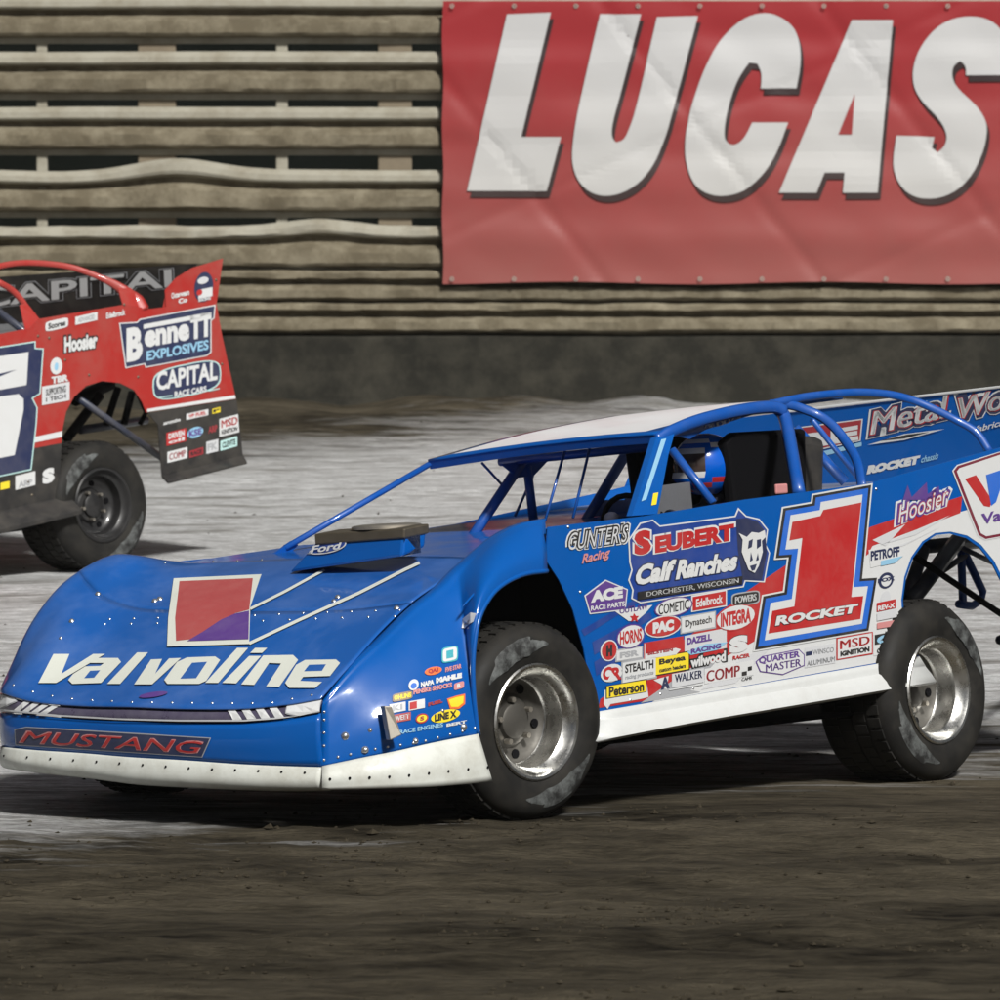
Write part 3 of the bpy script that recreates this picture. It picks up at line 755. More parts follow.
# --- roof
FRz, FLz = B(428, 461, y=-.6), B(660, 434, y=.6)
RRz, RLz = BL.zrow(-2.63, -.6, 418), BL.zrow(-2.63, .62, 398)
def lerp4(u, w):
    p = FRz.lerp(FLz, u).lerp(RRz.lerp(RLz, u), w); p.z += .012 * math.sin(math.pi * u) + .015 * math.sin(math.pi * w); return p
rr_ = [[lerp4(u / 6, w / 5) for u in range(7)] for w in range(6)]
a, b_, m_, n_ = grid_smooth(rr_, 3, 3)
mi = [1 if (k % (n_ - 1) < 1 or k % (n_ - 1) >= n_ - 3 or k // (n_ - 1) < 1) else 0 for k in range(len(b_))]
roof = mk('roof', a, b_, [M_roof, M_blue], car, smooth=True, midx=mi, thick=.012)
fe = [lerp4(u / 12, 0) for u in range(13)]
b = MB()
for p, q in zip(fe[:-1], fe[1:]):
    d = Vector((-.012, 0, -.034)); b.add([p, q, q + d, p + d, p + Vector((-.02, 0, 0)), q + Vector((-.02, 0, 0)), q + d + Vector((-.02, 0, 0)), p + d + Vector((-.02, 0, 0))], [(0, 1, 2, 3), (4, 7, 6, 5), (3, 2, 6, 7), (0, 4, 5, 1)])
b.build('visor_edge', M_tube, roof)
win = spline([B(657, 440, y=.62), B(672, 431, y=.635), B(700, 420, y=.645), B(740, 410.5, y=.65), B(772, 407, y=.65), B(785, 411, y=.66)], 6)
MB().tube(win, .026, 8, flat=.6).build('window_arch', M_tube, roof, smooth=True)
MB().plate([B(676, 436, y=.63), B(700, 424, y=.635), B(740, 413, y=.64), B(770, 410, y=.64), B(745, 417, y=.61), B(705, 430, y=.61), B(690, 439, y=.615)], (0, -.006, 0)).build('roof_inner_visor', M_tube, roof)
# --- posts, hoops and windscreen bars
def bar(name, pts, r, mat=None, flat=None, n=8): return MB().tube(pts, r, n, flat=flat).build(name, mat or M_tube, car, smooth=True)
MB().plate([B(656, 438, y=.63), B(676, 430, y=.64), B(669, 455, y=.70), B(658, 514, y=.98), B(632, 516, y=.98)], (0, -.03, 0)).build('window_post', M_blue2, car, bevel=.004)
bar('roll_hoop', spline([B(778, 409, y=.62), B(785, 418, y=.66), B(791, 448, y=.78), B(799, 494, y=.95)], 5), .027)
bar('window_brace', [B(672, 450, y=.68), B(713, 503, y=.86)], .018)
bar('screen_post', [B(430, 464, y=-.6), B(285, 548, y=-.77)], .013)
MB().plate([B(261, 562, y=-.78), B(287, 562.5, y=-.78), B(286, 556, y=-.78), B(296, 545, y=-.775), B(290, 541, y=-.775)], (0, .012, 0)).build('post_foot', M_tube, car)
bar('cage_leg', [B(524, 459, y=-.42), B(470, 540, y=-.45)], .022)
bar('cage_leg', [B(527, 466, y=-.42), B(534, 524, y=-.42)], .019)
MB().plate([B(500, 464, y=-.42), B(548, 459, y=-.42), B(532, 476, y=-.42), B(517, 478, y=-.42)], (0, .01, 0)).build('gusset', M_tube, car)
bar('cage_leg', [B(630, 447, y=-.32), B(584, 524, y=-.32)], .022)
bar('cage_leg', [B(629, 449, y=-.32), B(637, 506, y=-.32)], .018)
MB().plate([B(604, 500, y=-.32), B(590, 517, y=-.32), B(640, 512, y=-.32), B(634, 488, y=-.32), B(624, 500, y=-.32)], (0, .01, 0)).build('gusset', M_tube, car)
bar('cage_leg', [B(661, 444, y=.3), B(636, 516, y=.3)], .026)
for p, q, y in (((565, 450), (545, 521), 0.0), ((590, 447), (573, 518), .1), ((482, 463), (503, 486), -.5), ((533, 476), (515, 516), -.62)):
    bar('screen_bar', [B(*p, y=y), B(*q, y=y)], .006, n=6)
bar('cage_rail', [B(500, 462, y=-.5), B(660, 446, y=.3)], .018)
bar('sail_brace', spline([B(770, 404.5, y=.61), B(790, 405, y=.63), B(806, 410, y=.66), B(820, 416, y=.7), B(833, 426, y=.76), B(846, 442, y=.83), B(857, 461, y=.92), B(862, 487, y=1.0)], 5), .020, flat=.5)
bar('sail_brace', spline([B(770, 404.5, y=.62), B(790, 400, y=.63), B(813, 396, y=.64), B(853, 392.5, y=.67), B(886, 394, y=.71), B(912, 400, y=.76), B(934, 409, y=.82), B(956, 420, y=.88), B(976, 432, y=.95), B(990, 452, y=1.0)], 5), .017, flat=.5)
bar('deck_brace', [B(795, 428, y=.2), B(845, 482, y=.35)], .022, M_tube)
bar('deck_brace', [B(812, 420, y=.0), B(868, 490, y=.0)], .012, M_tube)
# --- rear spoiler
sp = [B(690, 424, x=-3.72), B(780, 413, x=-3.72), B(1000, 387.5, x=-3.72), B(1066, 380, x=-3.72)]
spb = [(p.x, p.y, deckz(-3.7) - .02) for p in reversed(sp)]
spo = MB().plate(sp + [Vector(p) for p in spb], (-.006, 0, 0)).build('rear_spoiler', M_blue2, car)
MB().plate([sp[-1] + Vector((.002, .004, 0)), Vector((-3.3, sp[-1].y + .004, deckz(-3.3) + .12)), Vector((-3.2, sp[-1].y + .004, deckz(-3.2))), Vector((-3.72, sp[-1].y + .004, deckz(-3.72)))], (0, .004, 0)).build('spoiler_side', M_blue2, spo)
MB().plate([sp[0] + Vector((.002, -.004, 0)), Vector((-3.3, sp[0].y - .004, deckz(-3.3) + .12)), Vector((-3.2, sp[0].y - .004, deckz(-3.2))), Vector((-3.72, sp[0].y - .004, deckz(-3.72)))], (0, -.004, 0)).build('spoiler_side', M_blue2, spo)
MB().tube([sp[1] + Vector((.004, 0, .002)), sp[3] + Vector((.004, 0, .002))], .006, 6).build('spoiler_trim', V['white'], spo)
# --- air box on the hood
fx = .17
q0, q1, q2, q3 = B(288, 573, x=fx), B(402, 557, x=fx), B(404, 537, x=fx - .02), B(316, 543, x=fx - .02)
dd = Vector((-.14, 0, .03))
box = MB().hexa([q0, q1, q1 + dd, q0 + dd], [q3, q2, q2 + dd, q3 + dd]).build('air_box', M_blue, car, bevel=.012)
t0, t1 = B(314, 534, x=fx - .012), B(404, 528.5, x=fx - .012); u0, u1 = B(315, 545, x=fx - .012), B(404, 538.5, x=fx - .012); dd = Vector((-.15, .0, .012))
MB().hexa([u0, u1, u1 + dd, u0 + dd], [t0, t1, t1 + dd, t0 + dd]).build('air_box_rim', M_bronze, box, bevel=.006)
c = (t0 + t1) / 2 + Vector((-.13, .03, .004)); a, b_ = lathe([(.0, .018), (.10, .018), (.13, .014), (.135, .010), (.135, 0), (.0, 0)], 32)
fl = mk('air_filter_lid', [(x + c.x, z + c.y, y + c.z) for x, y, z in a], b_, M_steel, box, smooth=True, auto=30)
g0, g1 = B(404, 556, x=fx - .02), B(419, 553, x=fx - .1); MB().hexa([g0, g1, g1 + Vector((-.01, 0, 0)), g0 + Vector((-.01, 0, 0))], [B(404, 528, x=fx - .02), B(418, 527, x=fx - .1), B(418, 527, x=fx - .1) + Vector((-.01, 0, 0)), B(404, 528, x=fx - .02) + Vector((-.01, 0, 0))]).build('air_box_bracket', M_chrome, box)
# --- wheels
hubF = B(536, 722, y=1.045); hubR = B(938, 690, y=1.085)
wheel(car, 'wheel', hubF, .366, .29, M_chrome, steer=-7, camber=-2, spin=10)
wheel(car, 'wheel', hubR, .366, .36, M_chrome, steer=0, camber=1, spin=-60)
zfr = BL.z_for_world(.02, -1.03, .355); wheel(car, 'wheel', (.02, -1.03, zfr), .366, .29, M_chrome, steer=-7, spin=40, flip=True)
zrr = BL.z_for_world(-2.6, -1.08, .375); wheel(car, 'wheel', (-2.6, -1.08, zrr), .372, .36, M_chrome, spin=40, flip=True)
# --- axle, suspension links and rear frame seen through the wheel opening
b = MB(); b.tube([(-2.6, -.75, .33), (-2.57, .72, .33)], .045, 12); b.build('axle', M_dkblue, car, smooth=True); MB().tube([(-2.6, -.2, .33), (-2.6, .12, .33)], .13, 14).build('differential', M_dkblue, car, smooth=True); MB().tube([(0, -.7, .30), (0, .7, .30)], .03, 10).build('axle', M_dkblue, car, smooth=True)
for pts, r_, mt in (([B(912, 600, y=.6), B(958, 540, y=.5)], .034, M_dkblue), ([B(908, 552, y=.75), B(1004, 616, y=.6)], .014, M_void), ([B(906, 600, y=.55), B(924, 548, y=.55)], .028, M_dkblue), ([B(922, 547, y=.45), B(985, 541, y=.35)], .03, M_dkblue),
                    ([B(961, 548, y=.35), B(963, 604, y=.35)], .018, M_tube), ([B(964, 552, y=.35), B(983, 592, y=.35), B(981, 600, y=.35), B(972, 606, y=.35), B(958, 604, y=.35)], .018, M_tube), ([B(944, 570, y=.4), B(966, 555, y=.35)], .014, M_dkblue), ([B(958, 546, y=.5), B(1000, 566, y=.45)], .012, M_dkblue), ([B(1000, 640, y=.3), B(1090, 620, y=-.8)], .022, M_dkblue)):
    bar('suspension_link', pts, r_, mt)
# --- cockpit
MB().hexa([(-2.45, .02, .5), (-2.2, .02, .5), (-2.2, .58, .5), (-2.45, .58, .5)], [(-2.62, .06, 1.36), (-2.40, .06, 1.38), (-2.40, .54, 1.38), (-2.62, .54, 1.36)]).build('seat_back', M_black, car, bevel=.04)
for y in (.03, .50):
    MB().plate([(-1.93, y, 1.12), (-1.90, y, 1.36), (-1.98, y, 1.40), (-2.45, y, 1.40), (-2.42, y, .9), (-2.1, y, .9)], (0, .06, 0)).build('head_restraint', M_void, car, bevel=.018)
MB().box((-2.3, .561, 1.03), (-2.16, .585, 1.13)).build('belt_pad', M_chrome, car, bevel=.01)
MB().box((-2.28, .561, 1.14), (-2.2, .575, 1.18)).build('belt_pad', V['pink'], car, bevel=.006)
MB().plate([B(660, 486, y=.45), B(690, 482, y=.45), B(693, 512, y=.45), B(658, 514, y=.45)], (0, -.02, 0)).build('dash_panel', M_deck, car)
cst = Vector((-1.62, .30, 1.0)); a = [cst + Vector((.06 * math.sin(k * math.pi / 12), .17 * math.cos(k * math.pi / 12), .17 * math.sin(k * math.pi / 12))) for k in range(25)]
bar('steering_wheel', a, .012, M_void)
MB().plate([(-2.05, .52, .9), (-1.2, .9, .9), (-1.2, -.1, .9), (-2.4, -.1, .9)], (0, 0, .004)).build('cockpit_floor', M_void, car)

# ================================================================== LIVERY, NUMBER AND STICKERS OF THE BLUE CAR
TP = Target([panel], BL); TH = Target([hood, nose], BL, .0035); TF = Target([fender], BL, .0035); TV = Target([val], BL, .0035); TBd = Target([band], BL, .0035); TS = Target([spo], BL); TX = Target([box], BL); TL = Target([slip, lip], BL, .0035)
W, K, NV, RE, DR, BU, YE, GR, SI, TE, PU, OR = (V[k] for k in 'white black navy red dkred blue yellow grey silver teal purple orange'.split())
# painted swoosh on the side
d = Decal(.0012)
d.poly([(652, 702), (700, 668), (768, 632), (868, 552), (876, 541), (960, 512), (1012, 497), (1045, 470), (1120, 430), (1118, 520), (1110, 630), (1060, 644), (1018, 650), (1015, 620), (1006, 585), (994, 561), (981, 545), (967, 535.5), (950, 531.5), (935, 533),
        (922, 541.5), (911, 557), (904, 577), (901, 600), (903, 630), (910, 646), (915, 656)], W)
d.build('painted_flash', TP, car)
d = Decal(.0019); d.poly([(598, 708), (600, 699), (655, 660), (700, 628), (745, 592), (790, 562), (870, 527), (940, 503), (962, 496), (960, 513), (872, 546), (868, 554), (768, 634), (700, 670), (660, 694), (650, 700)], RE).build('painted_flash', TP, car)
for pts in ([(592, 642), (650, 612), (652, 618), (594, 655)], [(594, 662), (640, 634), (644, 642), (596, 676)], [(581, 630), (640, 596), (642, 600), (584, 636)]):
    Decal(.0014).poly(pts, V['dpblue']).build('painted_flash', TP, car)
Decal(.0026).poly([(640, 703), (690, 668), (715, 662), (690, 690), (700, 692)], GR).build('painted_flash', TP, car)
for pts in ([(880, 545), (950, 515), (915, 535)], [(885, 552), (940, 527), (905, 545)], [(700, 690), (745, 655), (768, 650), (735, 683)], [(872, 540), (905, 524), (885, 546)]):
    Decal(.0026).poly(pts, SI).build('painted_flash', TP, car)
# number one
ONE = [(781, 507), (810, 502), (811, 494), (872, 483), (863, 577), (878, 576), (869, 632), (752, 652), (761, 595), (782, 591), (786, 559), (773, 560)]
d = Decal(.004)
d.poly(ONE, W).poly(inset(ONE, 1.6), K).poly(inset(ONE, 4.2), BU).poly(inset(ONE, 9.5), W)
d.poly([(822, 510), (860, 502.5), (850, 597), (862, 596), (859, 619), (767, 633.5), (771, 611), (793, 606.5), (801, 538), (788, 540.5), (791, 522), (819, 516)], RE)
d.text('ROCKET', [(773, 627), (855, 613.5), (858, 603), (775, 615.5)], K, .075).text('ROCKET', [(773.5, 626), (854.5, 612.8), (857, 603.5), (775.5, 616)], W, .05)
d.build('race_number', TP, car)
sticker(TP, car, Q(797, 608, 829, 602, 20), SI, K, 'SUPPORTING', 'round', K, .03, .1, t2='1 of TECH')
# ranch sponsor
d = Decal()
SEU = [(630, 562), (629, 540), (640, 524), (652, 521), (659, 527), (735, 517), (738, 510), (745, 517), (758, 520), (766, 530), (764, 545), (768, 553), (763, 581), (744, 580), (742, 586), (640, 602), (632, 598), (633, 590), (629, 580), (632, 570)]
d.poly(inset(SEU, -1.4), W).poly(SEU, V['dpblue'])
d.poly([(735, 519), (745, 518), (757, 522), (764, 531), (766, 552), (761, 580), (742, 580), (737, 550)], NV)
d.text('S', Q(631, 557, 652, 554, 27), W, .09).text('EUBERT', Q(652, 555, 735, 541, 20), W, .09)
d.text('S', Q(633, 556, 650, 553.5, 24.5), RE, .07).text('EUBERT', Q(654, 553.5, 733, 540.5, 17), RE, .06)
d.text('Calf', Q(631, 587, 672, 580.5, 23, sl=5), NV, .10).text('Ranches', Q(673, 581, 736, 571, 22, sl=4), NV, .10)
d.text('Calf', Q(632, 586, 670, 580, 21, sl=5), W, .055).text('Ranches', Q(674, 580, 734, 570.5, 20, sl=4), W, .055)
d.poly(Q(636, 600, 741, 584, 8), K).text('DORCHESTER, WISCONSIN', Q(645, 597.5, 737, 583.5, 5.5), W, .02)
# calf head
d.poly([(741, 540), (737, 533), (745, 537), (750, 532), (757, 533), (763, 530), (764, 537), (760, 541), (761, 552), (757, 566), (753, 573), (747, 570), (743, 560), (740, 552)], W)
d.poly([(747, 541), (751, 539), (750, 547), (746, 549)], NV).poly([(755, 540), (759, 539), (759, 546), (755, 549)], NV).poly([(749, 552), (751, 560), (748, 562)], NV).poly([(756, 553), (757, 560), (754, 561)], NV).poly([(748, 566), (755, 564), (753, 570), (750, 571)], NV)
d.build('sponsor_decal', TP, car)
d = Decal(); d.text("GUNTER'S", Q(563.5, 553, 628, 544, 23, sl=3), W, .11).text("GUNTER'S", Q(565, 552, 626.5, 543, 21, sl=3), K, .08).text("GUNTER'S", Q(566.5, 550.5, 625, 542, 18, sl=3), SI, .0)
d.text('Racing', Q(580, 567, 607, 560, 13, sl=3), V['pink'], .03).build('sponsor_decal', TP, car)
# small sponsors: baseline left, baseline right, height
def st(x0, y0, x1, y1, h, bg, fg, t='', shape='rect', border=None, bold=.03, pad=.1, **k): return sticker(TP, car, Q(x0, y0, x1, y1, h), bg, fg, t, shape, border, bold, pad, **k)
d = Decal(); H6 = [(585, 596), (605, 581), (626, 590), (624, 609), (590, 613)]
d.poly(inset(H6, -1.2), W).poly(H6, PU).text('ACE', Q(590, 603, 622, 598, 12), W, .07).text('RACE PARTS', Q(590, 611, 624, 606, 5), W, .03); d.build('sponsor_decal', TP, car)
d = Decal(); d.poly([(614, 611), (652, 605), (645, 613), (636, 621), (628, 621), (621, 616)], W).text('OUTLAW', Q(619, 614, 647, 609, 6), PU, .05).poly([(633, 613), (635, 616), (638, 616), (636, 618.5), (637, 622), (633.5, 620), (630, 622), (631, 618.5), (629, 616), (632, 616)], RE).build('sponsor_decal', TP, car)
st(655, 619, 691, 612, 17, W, K, 'COMETIC', 'ell', PU, .02, .08)
st(692, 611, 725, 605, 14, RE, W, 'Edelbrock', 'rect', W, .03)
st(732, 606, 758, 602, 11, K, W, 'POWERS', 'round', GR, .05)
st(617, 650, 643, 645, 22, W, RE, 'HORNS', 'ell', PU, .035, .08)
st(645, 639, 680, 633, 19, RE, W, 'PAC', 'ell', W, .08, .2)
st(681, 633, 714, 627, 15, W, K, 'Dynatech', 'rect', GR, .02)
st(716, 633, 754, 626, 24, W, RE, 'INTEGRA', 'ell', RE, .05, .1)
d = Decal(); d.poly(Q(643, 661, 683, 654, 18), RE).line([(644, 660), (644, 643.5)], .8, W).poly([(645, 654), (675, 648), (680, 649.5), (675, 655), (645, 660 - 1)], W).text('BILSTEIN', Q(647, 655.5, 672, 651, 3.5), DR, .05).build('sponsor_decal', TP, car)
d = Decal(); d.poly(Q(684, 656, 726, 648, 20), SI).text('DAZELL', Q(686, 645, 711, 640.5, 7), PU, .06).poly([(686, 652), (705, 644), (727, 642), (716, 650), (690, 655)], V['ltblue']).text('RACING', Q(690, 654, 720, 648, 5), PU, .05).build('sponsor_decal', TP, car)
d = Decal(); d.text('S', Q(728, 655, 748, 651, 18), K, .13).text('S', Q(728.5, 654.5, 747.5, 650.8, 17), W, .09).text('RACER', Q(732, 660, 749, 657, 4), RE, .04).build('sponsor_decal', TP, car)
st(601, 661, 616, 659, 19, RE, K, 'H', 'ell', W, .09, .3); st(616, 661, 641, 657, 10, W, GR, 'FSR', 'rect', GR, .05, .12)
d = Decal(); d.poly(ell(Q(600, 684, 622, 680, 18)), W).text('C', Q(602, 681, 611, 679, 13), RE, .05).text('R', Q(611, 681, 621, 679, 13), RE, .05).poly([(606, 682), (611, 672), (617, 680)], W).build('sponsor_decal', TP, car)
st(622, 683, 655, 677, 20, W, K, 'STEALTH', 'rect', GR, .03, .07, t2='racing products', fg2=GR)
st(655, 675, 688, 669, 17, YE, K, 'Beyea', 'rect', K, .04, .1, t2='custom headers')
d = Decal(); d.text('wilwood', Q(688, 670, 727, 662, 14), K, .14).text('wilwood', Q(690, 668, 725, 661, 10.5), W, .05).build('sponsor_decal', TP, car)
d = Decal(); d.poly([(604, 690), (646, 682), (648, 697), (640, 699), (610, 704), (607, 709), (603, 704)], W).poly(Q(605, 699, 646, 692, 13), K).poly(Q(606, 698, 645, 691.5, 11.5), YE).text('Peterson', Q(608, 697, 643, 691, 10), K, .04).build('sponsor_decal', TP, car)
d = Decal(); d.poly([(653, 680), (668, 676), (666, 690), (660, 684)], W).text('A', Q(660, 690, 669, 688, 12), NV, .1).poly(Q(671, 688, 703, 682, 14), SI).text('WALKER', Q(674, 682.5, 701, 678, 8), NV, .04).line([(668, 690), (702, 684)], 1.2, W).build('sponsor_decal', TP, car)
d = Decal(); d.poly(Q(704, 684, 753, 675, 15), W).text('COMP', Q(706, 682, 739, 676, 11), DR, .045).poly(Q(741, 676, 746, 675, 4), K).poly(Q(747, 671, 751, 670, 4), K).text('CAMS', Q(741, 681, 751, 679, 3), K, .04).build('sponsor_decal', TP, car)
d = Decal(); QM = [(756, 662), (762, 657), (798, 650), (803, 655), (803, 665), (782, 674), (760, 671)]; d.poly(inset(QM, -1), PU).poly(QM, W).text('QUARTER', Q(758, 665, 799, 658, 7.5), PU, .04).text('MASTER', Q(765, 672, 800, 666, 7.5), PU, .04).build('sponsor_decal', TP, car)
d = Decal(); d.poly(Q(804, 668, 835, 663, 20), SI).text('WINSCO', Q(812, 655, 833, 652, 5), GR, .03).poly(Q(805, 656, 811, 655, 4), NV).text('ALUMINUM', Q(806, 666, 834, 661, 5), GR, .02).build('sponsor_decal', TP, car)
st(837, 659, 871, 653, 20, W, RE, 'MSD', 'rect', RE, .06, .07, t2='IGNITION', fg2=K)
d = Decal(); d.poly(Q(873, 656, 906, 650, 22), W).poly(Q(874, 645, 905, 639.5, 10), K).text('CP', Q(876, 645, 903, 640.5, 9), V['ltblue'], .06).text('CARRILLO', Q(876, 653.5, 900, 649.5, 5), K, .05).build('sponsor_decal', TP, car)
d = Decal(); d.poly([(868, 550), (899, 545), (903, 556), (893, 562), (870, 568)], W).text('PETROFF', Q(870, 561, 899, 556, 10), NV, .045).poly([(880, 561), (902, 556), (894, 563), (880, 566)], V['ltblue']).build('sponsor_decal', TP, car)
d = Decal(); d.poly(ell(Q(878, 590, 893, 587, 16)), NV).poly(ell(Q(880.5, 587.5, 890.5, 585.5, 11)), W).text('FOX', Q(877, 583, 894, 580, 4), NV, .06).build('sponsor_decal', TP, car)
d = Decal(); d.poly(ell(Q(880, 606, 890, 604, 14)), SI).poly(Q(876, 612, 895, 608, 9), RE).text('REV-X', Q(877, 611, 894, 607.5, 5), W, .05).poly(Q(876, 621, 896, 617, 8), SI).poly(Q(876, 629, 900, 625, 6), V['pink']).build('sponsor_decal', TP, car)
d = Decal(); d.text('Hoosier', Q(893, 528, 951, 505, 26, sl=2), W, .14).poly([(902, 500), (907, 485), (911, 497), (926, 482), (927, 494), (938, 486), (940, 500)], PU).text('Hoosier', Q(895, 526.5, 949, 505, 23, sl=2), PU, .105).text('Hoosier', Q(897, 524, 947, 504, 19, sl=2), V['palered'], .035).text('Hoosier', Q(897.5, 523.5, 946.5, 504, 18.5, sl=2), W, .0).build('sponsor_decal', TP, car)
VB = [(953, 471), (957, 466), (1066, 430), (1072, 436), (1062, 520), (1055, 526), (985, 539), (978, 535)]
d = Decal(); d.poly(inset(VB, -1.2), W).poly(VB, V['maroon']).poly(inset(VB, 2.6), W)
d.poly([(964, 479), (975, 475), (991, 500), (989, 507), (983, 506)], RE).poly([(985, 475), (1006, 468), (995, 502), (990, 506)], BU).text('Valvoline', Q(980, 525, 1048, 509, 11), PU, .03).build('sponsor_decal', TP, car)
# spoiler face
d = Decal(); d.text('Metal', Q(866, 441, 950, 421, 34, sl=4), W, .16).text('Metal', Q(868, 439.5, 948, 420.5, 31, sl=4), NV, .13).text('Metal', Q(871, 436, 945, 418.5, 25, sl=4), RE, .07).text('Metal', Q(871.5, 435, 944, 418, 23.5, sl=4), W, .035)
d.poly([(868, 445), (905, 434), (945, 429), (905, 440)], W).poly([(880, 441), (908, 434.5), (930, 432), (905, 438.5)], K).build('sponsor_decal', TS, car)
d = Decal(); d.text('Works', Q(950, 426, 1046, 403, 32, sl=4), W, .16).text('Works', Q(952, 424.5, 1044, 402.5, 29, sl=4), NV, .13).text('Works', Q(955, 421, 1041, 401, 23, sl=4), RE, .07).text('Works', Q(955.5, 420, 1040, 400.5, 21.5, sl=4), W, .035)
d.text('fabrication', Q(975, 433, 1020, 421, 7, sl=2), W, .02).build('sponsor_decal', TS, car)
d = Decal(); RB = [(786, 430), (862, 420), (860, 440), (786, 456)]; d.poly(inset(RB, -1.2), W).poly(RB, DR).text('RE', Q(800, 450, 859, 440, 15), W, .07).build('sponsor_decal', TS, car)
d = Decal(); d.text('ROCKET', Q(867, 474.5, 919, 464, 9, sl=2), W, .09).text('chassis', Q(921, 463, 938, 459, 7, sl=2), V['ltblue'], .02).build('sponsor_decal', TS, car)
d = Decal(.002); d.poly([(700, 452), (786, 460), (862, 442), (862, 446), (786, 466), (700, 470)], V['ltblue']).build('painted_flash', TS, car)
# hood: block mark with ribbon lines, wordmark, blemish
d = Decal(.006); cu = 9
OW = V['offwhite']
d.poly([(174, 580.5), (262, 576.5), (251, 609), (250, 646), (168, 648.5), (169, 620)], OW)
d.poly([(180, 583.5), (253.5, 580.5), (250, 612), (236, 615.5), (205, 640), (177, 643), (176, 620)], V['palered'])
d.poly([(250, 613), (249.5, 641.5), (188, 643.5), (204, 634), (222, 622), (236, 616)], PU).build('hood_mark', TH, car, cut=cu)
d = Decal(.006); d.line([(251, 611), (285, 594), (325, 572)], 2.6, OW).build('hood_stripe', TH, car, cut=cu)
d = Decal(.006); d.line([(250, 645.5), (300, 622), (360, 595), (405, 572), (420, 565)], 3.0, OW).build('hood_stripe', TH, car, cut=cu)
LT = {  # drawn letters of the wordmark: slanted, flat-sided
 'V': [(54, 656), (70, 656), (62, 676), (94, 656), (106, 656), (57, 685), (39, 685)],
 'a': [(90, 660), (119, 660), (122, 664), (102, 685), (73, 686), (69, 682), (74, 676), (86, 668.5), (101, 668), (105, 665), (85, 665)],
 'l': [(138, 654.5), (149, 654.5), (121, 686), (108, 686)],
 'v': [(152, 661.5), (163, 661), (156, 676), (170, 660.5), (182, 660), (153, 686.5), (135, 686.5)],
 'o': [(188, 659.5), (216, 658.5), (221, 662), (207, 683), (200, 686), (168, 686), (165, 682), (178, 664)],
 'l2': [(238, 650), (249, 650), (219, 685), (206, 685)],
 'i': [(250, 658), (262, 658), (237, 685.5), (223, 685)],
 'i2': [(256, 650), (268, 650), (263, 655), (251, 655)],
 'n': [(264, 657.5), (294, 657), (299, 662), (280, 689), (267, 688.5), (282, 665.5), (270, 665), (255, 687), (242, 686.5)],
 'e': [(306, 662), (337, 661.5), (341, 665), (331, 678), (304, 679), (301, 683), (323, 684), (316, 690), (290, 690), (286, 685), (297, 667)]}
HOL = {'a': [(91, 673), (101, 672.5), (95, 680), (85, 680.5)], 'o': [(193, 665), (208, 664), (197, 680.5), (181, 681)], 'e': [(310, 667), (327, 666.5), (323, 673), (305, 673.5)]}
for k_, pts in LT.items():
    d = Decal(.006); d.poly([(a, b) for a, b in pts], OW)
    if k_ in HOL: d.poly(HOL[k_], M_hood)
    d.build('wordmark_letter', TH, car, cut=8)
Decal(.005).poly(ell(Q(137, 701, 165, 698, 6, sl=6)), V['purple']).build('scuff_mark', TH, car, cut=cu)
# valance lettering
d = Decal(.005); MQ = [(17, 730), (28, 727.5), (211, 738.5), (203, 756), (18, 744)]
d.poly(inset(MQ, -.9), V['grey']).poly(MQ, NV).text('MUSTANG', [(21, 742.5), (198, 753.5), (206, 741), (29, 730.5)], V['pink'], .05).text('MUSTANG', [(22, 741.5), (197.5, 752.5), (205, 742), (30, 731.5)], RE, .0).build('name_decal', TV, car, cut=14)
# headlight stickers on the band
for q in ([(0, 694), (14, 696), (17, 702), (2, 708)], [(288, 703), (322, 699), (320, 711), (300, 716), (287, 713)]):
    d = Decal(.004); d.poly(inset(q, -1), GR).poly(q, W).build('headlight_decal', TBd, car, cut=8)
for k_ in range(4):
    x = 14 + k_ * 9; Decal(.004).poly([(x + 12, 702 + k_ * 1.6), (x + 18, 703 + k_ * 1.6), (x + 5, 712.5 + k_ * .8), (x - 1, 711.5 + k_ * .8)], W).build('grille_slash', TBd, car, cut=8)
for k_ in range(4):
    x = 228 + k_ * 14; Decal(.004).poly([(x, 711 - k_ * .6), (x + 8, 711 - k_ * .7), (x + 15, 719.5 - k_ * .8), (x + 6, 720 - k_ * .8)], W).build('grille_slash', TBd, car, cut=8)
Decal(.005).line([(2, 709.5), (60, 715.5), (120, 719), (180, 720.5), (245, 720.5), (300, 716.5)], 1.6, V['silver']).build('band_trim', TBd, car, cut=6)
# fender stickers
def sf(x0, y0, x1, y1, h, bg, fg, t='', shape='rect', border=None, bold=.03, pad=.08, **k): return sticker(TF, car, Q(x0, y0, x1, y1, h), bg, fg, t, shape, border, bold, pad, cut=8, **k)
sf(442, 663, 456, 660, 13, W, TE, 'E', 'round', TE, .1, .25)
sf(424, 677, 441, 674, 8, OR, DR, 'QA1', 'ell', None, .06, .2); sf(443, 675, 462, 670, 8, None, V['pink'], 'FIVE STAR', 'rect', None, .05)
d = Decal(); d.poly(ell(Q(408, 692, 418, 690, 11)), W).poly(ell(Q(410, 690, 416, 689, 6)), BU).text('NAPA', Q(420, 688, 433, 685, 5), W, .06).build('sponsor_decal', TF, car, cut=8)
sf(434, 686, 462, 680, 9, None, W, 'MAHLE', 'rect', None, .1, .04)
sf(412, 697, 452, 689, 8, None, V['pink'], 'PENSKE SHOCKS', 'rect', None, .06, .02); sf(453, 691, 463, 688, 7, V['pink'], W, 'R', 'round', None, .05, .3)
sf(392, 703, 412, 699, 8, V['brown'], YE, 'OHLINS', 'round', None, .05)
sf(389, 714, 405, 711, 9, SI, GR, 'K1', 'rect', None, .06, .2); d = Decal(); d.poly(Q(408, 711, 424, 708, 9), W).poly(Q(409, 710, 416, 708.5, 7), RE).build('sponsor_decal', TF, car, cut=8)
